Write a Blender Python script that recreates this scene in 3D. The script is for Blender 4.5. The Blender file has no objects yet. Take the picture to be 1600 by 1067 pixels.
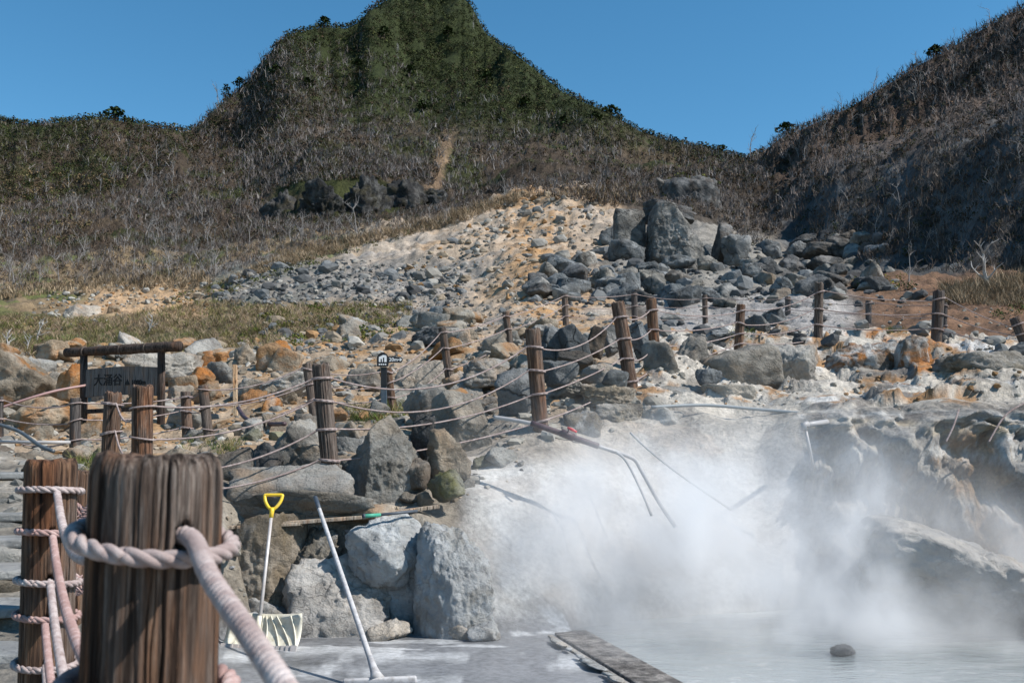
import bpy, bmesh, math, random
import numpy as np
from mathutils import Vector, Matrix, Quaternion

# ------------------------------------------------------------------ camera, sky, sun, exposure
C = bpy.context.scene.collection
SC = bpy.context.scene
F = 1556.0                      # focal length in photograph pixels (1600 wide)
PHI = math.atan(183.5 / F)      # upward pitch
CAMZ = 1.6
cam = bpy.data.cameras.new('camera')
cam.sensor_width = 36.0
cam.lens = 36.0 * F / 1600.0
cam.clip_start = 0.1
cam.clip_end = 6000
cam.dof.use_dof = True
cam.dof.focus_distance = 11.0
cam.dof.aperture_fstop = 8.0
camo = bpy.data.objects.new('camera', cam)
camo.location = (0, 0, CAMZ)
camo.rotation_euler = (math.pi / 2 + PHI, 0, 0)
C.objects.link(camo)
SC.camera = camo

SUN_EL, SUN_AZ = math.radians(46), math.radians(-17)     # azimuth from +X towards +Y
SDIR = Vector((math.cos(SUN_EL) * math.cos(SUN_AZ), math.cos(SUN_EL) * math.sin(SUN_AZ), math.sin(SUN_EL)))
world = bpy.data.worlds.new("World")
SC.world = world
world.use_nodes = True
wn = world.node_tree
bg = wn.nodes['Background']
sky = wn.nodes.new('ShaderNodeTexSky')
sky.sky_type = 'NISHITA'
sky.sun_disc = False
sky.sun_elevation = SUN_EL
sky.sun_rotation = math.pi / 2 - SUN_AZ
sky.altitude = 1000
sky.air_density = 1.0
sky.dust_density = 0.0
sky.ozone_density = 3.2
hs = wn.nodes.new('ShaderNodeHueSaturation')
hs.inputs['Saturation'].default_value = 1.22
hs.inputs['Hue'].default_value = .486
wn.links.new(sky.outputs[0], hs.inputs['Color'])
wn.links.new(hs.outputs[0], bg.inputs[0])
bg.inputs[1].default_value = 0.118
sun = bpy.data.lights.new('sun', 'SUN')
sun.energy = 5.0
sun.angle = math.radians(0.5)
sun.color = (1.0, 0.95, 0.88)
suno = bpy.data.objects.new('sun', sun)
suno.rotation_euler = SDIR.to_track_quat('Z', 'Y').to_euler()
C.objects.link(suno)
SC.view_settings.view_transform = 'Standard'
SC.view_settings.look = 'None'
SC.view_settings.exposure = 0.4
SC.view_settings.gamma = 1.0
SC.view_settings.use_curve_mapping = False
SC.cycles.max_bounces = 6
SC.cycles.diffuse_bounces = 3
SC.cycles.glossy_bounces = 2
SC.cycles.transmission_bounces = 2
SC.cycles.volume_bounces = 4
SC.cycles.volume_step_rate = 0.65
SC.cycles.volume_max_steps = 256

RNG = np.random.default_rng(11)
random.seed(7)
cP, sP = math.cos(PHI), math.sin(PHI)

# ------------------------------------------------------------------ geometry of the view
def ray(u, v):
    a = (u - 800.0) / F
    b = (533.5 - v) / F
    Y = cP - b * sP
    return a / Y, (sP + b * cP) / Y

def P(u, v, y):
    t, e = ray(u, v)
    return Vector((t * y, y, CAMZ + e * y))

def to_px(x, y, z):
    e = (z - CAMZ) / y
    b = (e * cP - sP) / (cP + e * sP)
    return 800 + F * (x / y) * (cP - b * sP), 533.5 - F * b

# ------------------------------------------------------------------ noise
_perm = np.random.default_rng(3).permutation(256).astype(np.int64)
_perm = np.concatenate([_perm, _perm, _perm])
_g = np.random.default_rng(5).normal(size=(256, 3))
_g /= np.linalg.norm(_g, axis=1)[:, None]
_g = _g.astype(np.float32) * 1.6

def perlin(x, y, z):
    x = np.asarray(x, np.float32); y = np.asarray(y, np.float32); z = np.asarray(z, np.float32)
    xi = np.floor(x); yi = np.floor(y); zi = np.floor(z)
    xf = x - xi; yf = y - yi; zf = z - zi
    xi = xi.astype(np.int64) & 255; yi = yi.astype(np.int64) & 255; zi = zi.astype(np.int64) & 255
    u = xf * xf * xf * (xf * (xf * 6 - 15) + 10)
    v = yf * yf * yf * (yf * (yf * 6 - 15) + 10)
    w = zf * zf * zf * (zf * (zf * 6 - 15) + 10)
    def gr(dx, dy, dz):
        h = _perm[_perm[_perm[(xi + dx) & 255] + ((yi + dy) & 255)] + ((zi + dz) & 255)]
        g = _g[h]
        return g[..., 0] * (xf - dx) + g[..., 1] * (yf - dy) + g[..., 2] * (zf - dz)
    def lerp(a, b, k): return a + k * (b - a)
    x00 = lerp(gr(0, 0, 0), gr(1, 0, 0), u); x10 = lerp(gr(0, 1, 0), gr(1, 1, 0), u)
    x01 = lerp(gr(0, 0, 1), gr(1, 0, 1), u); x11 = lerp(gr(0, 1, 1), gr(1, 1, 1), u)
    return lerp(lerp(x00, x10, v), lerp(x01, x11, v), w)

def fbm(x, y, z, octv=4, gain=.5, lac=2.03):
    s = 0; a = 1.0
    for i in range(octv):
        s = s + a * perlin(x * lac ** i + 17.3 * i, y * lac ** i - 9.1 * i, z * lac ** i + 4.7 * i)
        a *= gain
    return s

def ridged(x, y, z, octv=4):
    s = 0; a = 1.0
    for i in range(octv):
        s = s + a * (1 - 2 * np.abs(perlin(x * 2.1 ** i + 31 * i, y * 2.1 ** i, z * 2.1 ** i)))
        a *= .5
    return s

def smooth(a, b, x):
    k = np.clip((x - a) / (b - a), 0, 1)
    return k * k * (3 - 2 * k)

# ------------------------------------------------------------------ object helpers
def tag(o, label=None, cat=None, group=None, kind=None):
    if label: o['label'] = label
    if cat: o['category'] = cat
    if group: o['group'] = group
    if kind: o['kind'] = kind
    return o

def empty(name, loc=(0, 0, 0)):
    o = bpy.data.objects.new(name, None)
    o.empty_display_size = .1
    o.location = loc
    C.objects.link(o)
    return o

def link(name, me, mat=None, parent=None):
    o = bpy.data.objects.new(name, me)
    if mat is not None and len(me.materials) == 0:
        me.materials.append(mat)
    C.objects.link(o)
    if parent is not None:
        o.parent = parent
        o.matrix_parent_inverse = Matrix.Translation(-Vector(parent.location))
    return o

def mesh_np(name, V, Fc, smooth_=True, col=None):
    V = np.ascontiguousarray(V, np.float32); Fc = np.ascontiguousarray(Fc, np.int32)
    n, k = Fc.shape
    me = bpy.data.meshes.new(name)
    me.vertices.add(len(V)); me.vertices.foreach_set('co', V.ravel())
    me.loops.add(n * k); me.loops.foreach_set('vertex_index', Fc.ravel())
    me.polygons.add(n)
    me.polygons.foreach_set('loop_start', np.arange(0, n * k, k, dtype=np.int32))
    me.update(calc_edges=True)
    me.polygons.foreach_set('use_smooth', np.full(n, bool(smooth_)))
    if col is not None:
        ca = me.color_attributes.new('Col', 'FLOAT_COLOR', 'POINT')
        c4 = np.ones((len(V), 4), np.float32); c4[:, :col.shape[1]] = col
        ca.data.foreach_set('color', c4.ravel())
    me.update()
    return me

class MB:
    """collects simple shapes into one mesh"""
    def __init__(self): self.v = []; self.f = []
    def add(self, vs, fs):
        o = len(self.v); self.v += [tuple(p) for p in vs]
        self.f += [tuple(i + o for i in f) for f in fs]
        return self
    def box(self, c, s, rot=None, bevel=0):
        x, y, z = s[0] / 2, s[1] / 2, s[2] / 2
        b = min(bevel, x * .9, y * .9, z * .9)
        if b > 0:
            bm = bmesh.new(); bmesh.ops.create_cube(bm, size=1)
            for vv in bm.verts: vv.co = Vector((vv.co.x * s[0], vv.co.y * s[1], vv.co.z * s[2]))
            bmesh.ops.bevel(bm, geom=bm.edges[:], offset=b, segments=2, affect='EDGES', profile=.5)
            bm.verts.index_update()
            vs = [vv.co.copy() for vv in bm.verts]; fs = [[q.index for q in f.verts] for f in bm.faces]
            bm.free()
        else:
            vs = [Vector((i * x, j * y, k * z)) for k in (-1, 1) for j in (-1, 1) for i in (-1, 1)]
            fs = [(0, 2, 3, 1), (4, 5, 7, 6), (0, 1, 5, 4), (2, 6, 7, 3), (0, 4, 6, 2), (1, 3, 7, 5)]
        R = rot if rot is not None else Matrix.Identity(3)
        return self.add([Vector(c) + R @ p for p in vs], fs)
    def tube(self, pts, r, n=8, caps=True):
        vs, fs = tube_np(np.array([tuple(p) for p in pts]), r, n, caps)
        return self.add(vs, fs)
    def build(self, name, mat, parent=None, smooth_=False):
        me = bpy.data.meshes.new(name)
        me.from_pydata(self.v, [], self.f)
        if smooth_:
            me.polygons.foreach_set('use_smooth', np.full(len(me.polygons), True))
        me.update()
        return link(name, me, mat, parent)

def frames(pts):
    pts = np.asarray(pts, float)
    T = np.gradient(pts, axis=0)
    T /= np.linalg.norm(T, axis=1)[:, None] + 1e-12
    N = np.zeros_like(T); B = np.zeros_like(T)
    a = np.array([0, 0, 1.0]) if abs(T[0, 2]) < .9 else np.array([1.0, 0, 0])
    n = np.cross(T[0], a); n /= np.linalg.norm(n)
    for i in range(len(T)):
        n = n - T[i] * np.dot(n, T[i]); n /= np.linalg.norm(n) + 1e-12
        N[i] = n; B[i] = np.cross(T[i], n)
    return T, N, B

def tube_np(pts, r, n=8, caps=True):
    T, N, B = frames(pts)
    m = len(pts)
    r = np.broadcast_to(np.asarray(r, float), (m,))
    a = np.linspace(0, 2 * math.pi, n, endpoint=False)
    ring = np.cos(a)[None, :, None] * N[:, None, :] + np.sin(a)[None, :, None] * B[:, None, :]
    V = (np.asarray(pts)[:, None, :] + ring * r[:, None, None]).reshape(-1, 3)
    fs = []
    for i in range(m - 1):
        for j in range(n):
            k = (j + 1) % n
            fs.append((i * n + j, i * n + k, (i + 1) * n + k, (i + 1) * n + j))
    if caps:
        fs.append(tuple(range(n - 1, -1, -1))); fs.append(tuple((m - 1) * n + j for j in range(n)))
    return V.tolist(), fs

def resample(pts, step):
    pts = np.asarray([tuple(p) for p in pts], float)
    d = np.r_[0, np.cumsum(np.linalg.norm(np.diff(pts, axis=0), axis=1))]
    n = max(3, int(d[-1] / step) + 1)
    s = np.linspace(0, d[-1], n)
    return np.stack([np.interp(s, d, pts[:, i]) for i in range(3)], 1)

def spline(pts, n=12):
    pts = [Vector(p) for p in pts]
    out = []
    for i in range(len(pts) - 1):
        p0 = pts[max(i - 1, 0)]; p1 = pts[i]; p2 = pts[i + 1]; p3 = pts[min(i + 2, len(pts) - 1)]
        for k in range(n):
            t = k / n
            out.append(.5 * ((2 * p1) + (p2 - p0) * t + (2 * p0 - 5 * p1 + 4 * p2 - p3) * t * t + (3 * p1 - p0 - 3 * p2 + p3) * t ** 3))
    out.append(pts[-1])
    return out

# ------------------------------------------------------------------ materials
class NT:
    def __init__(self, name):
        self.m = bpy.data.materials.new(name); self.m.use_nodes = True
        self.t = self.m.node_tree; self.b = self.t.nodes['Principled BSDF']
    def n(self, typ, **kw):
        nd = self.t.nodes.new(typ)
        for k, v in kw.items():
            if k.startswith('i_'):
                key = k[2:]; key = int(key) if key.isdigit() else key
                self.set(nd.inputs[key], v)
            else: setattr(nd, k, v)
        return nd
    def set(self, sock, v):
        if hasattr(v, 'is_output') or isinstance(v, bpy.types.NodeSocket): self.t.links.new(v, sock)
        else: sock.default_value = v
    def noise(self, vec, scale, detail=6, rough=.55, dist=0):
        nd = self.n('ShaderNodeTexNoise', i_Vector=vec, i_Scale=scale, i_Detail=detail, i_Roughness=rough, i_Distortion=dist)
        return nd.outputs[0]
    def ramp(self, fac, stops):
        nd = self.n('ShaderNodeValToRGB', i_Fac=fac)
        el = nd.color_ramp.elements
        while len(el) < len(stops): el.new(.5)
        for e, (p, c) in zip(el, stops):
            e.position = p
            e.color = (c, c, c, 1) if isinstance(c, (int, float)) else (*c, 1)
        return nd.outputs[0]
    def mix(self, f, a, b, mode='MIX'):
        nd = self.n('ShaderNodeMix', data_type='RGBA', blend_type=mode)
        self.set(nd.inputs[0], f)
        for s, v in ((nd.inputs[6], a), (nd.inputs[7], b)):
            self.set(s, (*v, 1) if isinstance(v, tuple) and len(v) == 3 else v)
        return nd.outputs[2]
    def math(self, op, a, b=0.0, clamp=False):
        nd = self.n('ShaderNodeMath', operation=op, use_clamp=clamp)
        self.set(nd.inputs[0], a); self.set(nd.inputs[1], b)
        return nd.outputs[0]
    def bump(self, h, strength=.5, dist=.02, prev=None):
        nd = self.n('ShaderNodeBump', i_Strength=strength, i_Distance=dist, i_Height=h)
        if prev is not None: self.t.links.new(prev, nd.inputs['Normal'])
        return nd.outputs[0]
    def pos(self): return self.n('ShaderNodeNewGeometry').outputs['Position']
    def objco(self): return self.n('ShaderNodeTexCoord').outputs['Object']
    def mapping(self, vec, sc=(1, 1, 1), loc=(0, 0, 0)):
        return self.n('ShaderNodeMapping', i_Vector=vec, i_Scale=sc, i_Location=loc).outputs[0]
    def out(self, col, rough=.9, normal=None, spec=.25):
        self.set(self.b.inputs['Base Color'], (*col, 1) if isinstance(col, tuple) else col)
        self.set(self.b.inputs['Roughness'], rough)
        self.b.inputs['Specular IOR Level'].default_value = spec
        if normal is not None: self.t.links.new(normal, self.b.inputs['Normal'])
        return self.m

def rock_mat(name, dark, mid, light, stain=None, stain_amt=.5, crust=0.0, crustc=(.6, .59, .57), sc=1.0, bump=.6, ck=.35):
    m = NT(name); p = m.pos()
    rnd = m.n('ShaderNodeObjectInfo').outputs['Random']
    off = m.n('ShaderNodeVectorMath', operation='ADD')
    m.set(off.inputs[0], p)
    cmb = m.n('ShaderNodeCombineXYZ', i_X=m.math('MULTIPLY', rnd, 37.0), i_Y=m.math('MULTIPLY', rnd, 11.0))
    m.set(off.inputs[1], cmb.outputs[0]); q = off.outputs[0]
    n1 = m.noise(q, 1.7 * sc, 10, .62, .4)
    col = m.ramp(n1, [(.36, dark), (.5, mid), (.62, light)])
    n2 = m.noise(q, 14 * sc, 8, .7)
    col = m.mix(m.math('MULTIPLY', n2, .55), col, m.mix(1.0, col, (.45, .44, .43), 'MULTIPLY'))
    sp = m.noise(q, 55 * sc, 3, .6)
    col = m.mix(m.ramp(sp, [(.56, 0.0), (.7, .35)]), col, light)
    if stain:
        n3 = m.noise(q, .9 * sc, 6, .6, 1.2)
        col = m.mix(m.math('MULTIPLY', m.ramp(n3, [(.5, 0.0), (.62, 1.0)]), stain_amt), col, stain)
    if crust > 0:
        n4 = m.noise(q, 2.6 * sc, 9, .65, .8)
        lo = .72 - .5 * crust
        col = m.mix(m.ramp(n4, [(lo, 0.0), (lo + .14, .95)]), col, crustc)
    col = m.mix(1.0, col, m.ramp(m.math('FRACT', m.math('MULTIPLY', rnd, 7.31)), [(0.0, (1.12, 1.0, .86)), (.35, (1.0, 1.0, 1.0)), (.7, (.86, .9, .93)), (1.0, (1.15, 1.12, 1.08))]), 'MULTIPLY')
    col = m.mix(m.math('MULTIPLY', rnd, .45), col, m.mix(1.0, col, (.62, .6, .58), 'MULTIPLY'))
    lay = m.noise(m.mapping(q, (1.2 * sc, 1.2 * sc, 9 * sc)), 1.0, 6, .6, .6)
    col = m.mix(m.ramp(lay, [(.5, 0.0), (.66, .4)]), col, dark)
    # cracks
    vo = m.n('ShaderNodeTexVoronoi', feature='DISTANCE_TO_EDGE', i_Scale=1.3 * sc)
    wq = m.n('ShaderNodeVectorMath', operation='ADD'); m.set(wq.inputs[0], q)
    nz = m.n('ShaderNodeTexNoise', i_Vector=q, i_Scale=2.0 * sc, i_Detail=5.0)
    m.set(wq.inputs[1], nz.outputs[1]); m.set(vo.inputs['Vector'], wq.outputs[0])
    crack = m.ramp(vo.outputs['Distance'], [(0.0, 0.0), (.018, 1.0)])
    col = m.mix(ck, col, m.mix(crack, m.mix(1.0, col, (.3, .28, .27), 'MULTIPLY'), col))
    h = m.math('ADD', m.math('MULTIPLY', m.noise(q, 4 * sc, 12, .68), 1.0), m.math('MULTIPLY', crack, .05 if ck < .5 else .22))
    nrm = m.bump(h, min(1.0, bump * 1.5), .2 / sc)
    nrm = m.bump(n2, bump, .035 / sc, nrm)
    return m.out(col, .92, nrm, .2)

M = {}
M['grey'] = rock_mat('grey_rock', (.13, .13, .126), (.27, .265, .25), (.43, .42, .395), (.28, .18, .10), .3)
M['bluegrey'] = rock_mat('blue_grey_rock', (.07, .078, .084), (.18, .194, .202), (.37, .38, .385), (.22, .19, .16), .2, sc=.7, ck=.75)
M['dark'] = rock_mat('dark_rock', (.05, .052, .055), (.115, .118, .12), (.24, .24, .24), (.16, .11, .07), .3, sc=.8)
M['tan'] = rock_mat('tan_rock', (.2, .165, .125), (.38, .325, .255), (.52, .47, .4), (.36, .17, .055), .8)
M['pale'] = rock_mat('pale_rock', (.26, .245, .225), (.42, .4, .37), (.56, .54, .5), (.4, .24, .12), .5)
M['orange'] = rock_mat('orange_stained_rock', (.22, .13, .07), (.4, .25, .13), (.5, .43, .36), (.42, .16, .035), .9)
M['wall'] = rock_mat('crusted_wall_rock', (.13, .115, .095), (.29, .262, .22), (.5, .475, .44), (.26, .21, .13), .5, crust=.35, crustc=(.42, .42, .415))
M['mud'] = rock_mat('mud_coated_rock', (.31, .305, .295), (.53, .523, .51), (.68, .675, .66), (.27, .23, .17), .4, crust=.5, crustc=(.6, .6, .595), sc=1.2)
M['crustor'] = rock_mat('sulphur_stained_crust', (.13, .105, .085), (.26, .2, .15), (.45, .42, .39), (.40, .16, .04), .95, crust=.5, crustc=(.6, .58, .55), sc=1.2)
M['tangrey'] = rock_mat('warm_grey_rock', (.15, .14, .125), (.32, .305, .275), (.47, .45, .41), (.32, .22, .13), .4)
M['crag'] = rock_mat('crag_rock', (.022, .023, .025), (.055, .056, .058), (.14, .14, .138), (.07, .06, .03), .5, sc=.35, bump=1.0)
M['ledge'] = rock_mat('white_crust', (.26, .265, .27), (.37, .375, .378), (.46, .46, .455), (.34, .3, .24), .4, bump=.4, ck=.3)
M['moss'] = rock_mat('mossy_rock', (.13, .125, .09), (.22, .21, .15), (.36, .34, .27), (.17, .16, .05), .9)

def wood_mat(name, cols, grey=.5, sc=1.0, topz=None):
    m = NT(name); o = m.objco()
    rnd = m.n('ShaderNodeObjectInfo').outputs['Random']
    off = m.n('ShaderNodeVectorMath', operation='ADD'); m.set(off.inputs[0], o)
    cmb = m.n('ShaderNodeCombineXYZ', i_X=m.math('MULTIPLY', rnd, 9.0), i_Z=m.math('MULTIPLY', rnd, 5.0))
    m.set(off.inputs[1], cmb.outputs[0]); q = off.outputs[0]
    st = m.mapping(q, (26 * sc, 26 * sc, 1.9 * sc))
    n1 = m.noise(st, 1.6, 8, .62, .3)
    col = m.ramp(n1, [(.3, cols[0]), (.46, cols[1]), (.58, cols[2]), (.72, cols[3])])
    n2 = m.noise(m.mapping(q, (7, 7, 1.8)), 1.0, 7, .65, .5)
    g = m.ramp(n2, [(.42, 0.0), (.6, grey)])
    fine = m.noise(m.mapping(q, (130 * sc, 130 * sc, 7 * sc)), 1.0, 8, .72)
    greyc = m.ramp(fine, [(.34, (.022, .016, .013)), (.5, (.105, .082, .07)), (.68, (.3, .26, .23))])
    col = m.mix(g, col, greyc)
    if topz:
        z = m.n('ShaderNodeSeparateXYZ', i_Vector=o).outputs[2]
        tz = m.math('MULTIPLY', m.ramp(m.math('ADD', m.math('SUBTRACT', z, topz - .16), m.math('MULTIPLY', m.math('SUBTRACT', n2, .5), .25)), [(0.0, 0.0), (.14, 1.0)]), .6)
        col = m.mix(tz, col, greyc)
    hair = m.noise(m.mapping(q, (75 * sc, 75 * sc, 1.6 * sc)), 1.0, 5, .6, .4)
    hl = m.ramp(hair, [(.36, 0.0), (.44, 1.0)])
    col = m.mix(hl, m.mix(1.0, col, (.22, .2, .19), 'MULTIPLY'), col)
    warm = m.noise(m.mapping(q, (6, 6, 1.5)), 1.0, 5, .6, .8)
    col = m.mix(m.ramp(warm, [(.52, 0.0), (.64, .55)]), col, m.mix(1.0, col, (1.5, .95, .6), 'MULTIPLY'))
    h = m.math('ADD', m.math('MULTIPLY', n1, 1.0), m.math('ADD', m.math('MULTIPLY', fine, .35), m.math('MULTIPLY', hl, .5)))
    return m.out(col, .88, m.bump(h, 1.0, .014), .2)

M['post'] = wood_mat('weathered_post_wood', [(.02, .012, .008), (.08, .046, .031), (.155, .088, .053), (.25, .18, .135)], .7)
M['postf'] = wood_mat('weathered_post_wood_split', [(.01, .007, .006), (.065, .04, .028), (.16, .085, .05), (.34, .26, .2)], .8, topz=1.25)
M['postgrey'] = wood_mat('greyed_post_wood', [(.03, .024, .02), (.08, .062, .052), (.14, .112, .095), (.23, .195, .17)], .5)
M['postdark'] = wood_mat('dark_post_wood', [(.025, .023, .024), (.055, .05, .05), (.09, .082, .08), (.16, .15, .145)], .3)
M['signwood'] = wood_mat('sign_frame_wood', [(.012, .01, .01), (.035, .026, .022), (.07, .05, .042), (.16, .12, .1)], .35)
M['board'] = wood_mat('sign_board_wood', [(.085, .08, .08), (.12, .115, .114), (.155, .148, .145), (.2, .19, .188)], .08)
M['plank'] = wood_mat('pale_plank_wood', [(.2, .15, .11), (.34, .27, .2), (.45, .37, .29), (.55, .48, .4)], .4)
M['stake'] = wood_mat('new_stake_wood', [(.36, .24, .14), (.46, .33, .21), (.52, .39, .26), (.58, .46, .33)], .1)

def rope_mat(name, a, b, c):
    m = NT(name); p = m.pos()
    n1 = m.noise(p, 30, 6, .6)
    col = m.ramp(n1, [(.3, a), (.52, b), (.7, c)])
    fib = m.noise(p, 380, 4, .7)
    big = m.noise(p, 5, 3, .5)
    col = m.mix(m.ramp(big, [(.45, 0.0), (.7, .6)]), col, a)
    return m.out(col, .95, m.bump(fib, .6, .004), .1)
M['rope'] = rope_mat('pink_grey_rope', (.27, .205, .195), (.42, .35, .335), (.55, .49, .475))
M['ropefar'] = rope_mat('fence_rope', (.2, .15, .14), (.31, .25, .235), (.42, .365, .35))
M['ropepink'] = rope_mat('pink_rope', (.28, .175, .16), (.40, .27, .25), (.5, .4, .38))

def plain(name, col, rough=.5, spec=.4, metal=0, nz=.25, sc=12, dirt=(.3, .27, .22)):
    m = NT(name); p = m.pos()
    n1 = m.noise(p, sc, 6, .65)
    c = m.mix(m.math('MULTIPLY', m.ramp(n1, [(.45, 0.0), (.75, 1.0)]), nz), col, dirt)
    m.b.inputs['Metallic'].default_value = metal
    return m.out(c, rough, m.bump(n1, .15, .01), spec)
M['white_plastic'] = plain('dirty_white_plastic', (.66, .63, .53), .5, .35, nz=.7, sc=16, dirt=(.36, .31, .19))
M['ochre_dirt'] = plain('sulphur_dirt', (.34, .29, .13), .9, .1)
M['yellow'] = plain('yellow_plastic', (.75, .5, .03), .4, .4, nz=.3, dirt=(.6, .5, .3))
M['alu'] = plain('dusty_metal_pole', (.5, .47, .45), .45, .4, .2, nz=.6, dirt=(.34, .25, .21))
M['white_metal'] = plain('whitened_pole', (.46, .45, .45), .6, .25, nz=.8, sc=22, dirt=(.2, .18, .165))
M['blackpaint'] = plain('black_paint', (.012, .012, .014), .4, .4, nz=.15, dirt=(.08, .08, .08))
M['steelbase'] = plain('grey_blue_steel', (.06, .085, .11), .5, .4)
M['signwhite'] = plain('white_print', (.8, .8, .8), .5, .3, nz=.05)
M['ink'] = plain('black_ink', (.01, .01, .012), .6, .2, nz=0)
M['pvc'] = plain('grey_white_pipe', (.34, .33, .33), .45, .4, nz=.6, dirt=(.4, .37, .34))
M['pvc_purple'] = plain('dark_purple_pipe', (.06, .035, .042), .5, .4, nz=.4, dirt=(.2, .15, .14))
M['red'] = plain('red_valve_paint', (.55, .03, .04), .4, .4, nz=.1)
M['pinkpipe'] = plain('pink_pipe', (.36, .22, .21), .5, .4, nz=.3)
M['green'] = plain('green_grip', (.05, .3, .2), .5, .4, nz=.3)
M['blackpipe'] = plain('dark_grip', (.05, .065, .085), .5, .4, nz=.3, dirt=(.2, .2, .2))
M['hose'] = plain('grey_hose', (.27, .29, .3), .5, .3, nz=.4, dirt=(.4, .38, .35))
M['hose_dark'] = plain('dark_hose', (.07, .085, .1), .4, .4, nz=.4, dirt=(.2, .2, .2))
M['deadwood'] = plain('bleached_dead_wood', (.25, .235, .225), .9, .1, nz=.6, sc=3, dirt=(.16, .14, .13))
M['deadwood_w'] = plain('silver_dead_wood', (.38, .36, .345), .9, .1, nz=.4, sc=3, dirt=(.25, .22, .2))
M['concrete_step'] = rock_mat('step_concrete', (.22, .22, .215), (.31, .31, .305), (.4, .4, .39), bump=.35)

def vcol_mat(name, rough=.95, spec=.1, nz=.35, sc=6.0, transl=0):
    m = NT(name)
    c = m.n('ShaderNodeVertexColor', layer_name='Col').outputs[0]
    n1 = m.noise(m.pos(), sc, 5, .6)
    c2 = m.mix(m.math('MULTIPLY', n1, nz * 2), c, m.mix(1.0, c, (.4, .4, .4), 'MULTIPLY'))
    m.out(c2, rough, None, spec)
    return m.m
M['leafstuff'] = vcol_mat('foliage', .8, .15, .25, .4)
M['twigstuff'] = vcol_mat('dry_brush', .95, .05, .2, .5)
M['rubble'] = vcol_mat('rubble_stone', .95, .1, .5, 9.0)
M['grassblade'] = vcol_mat('grass_blades', .9, .1, .1, 3)

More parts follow.
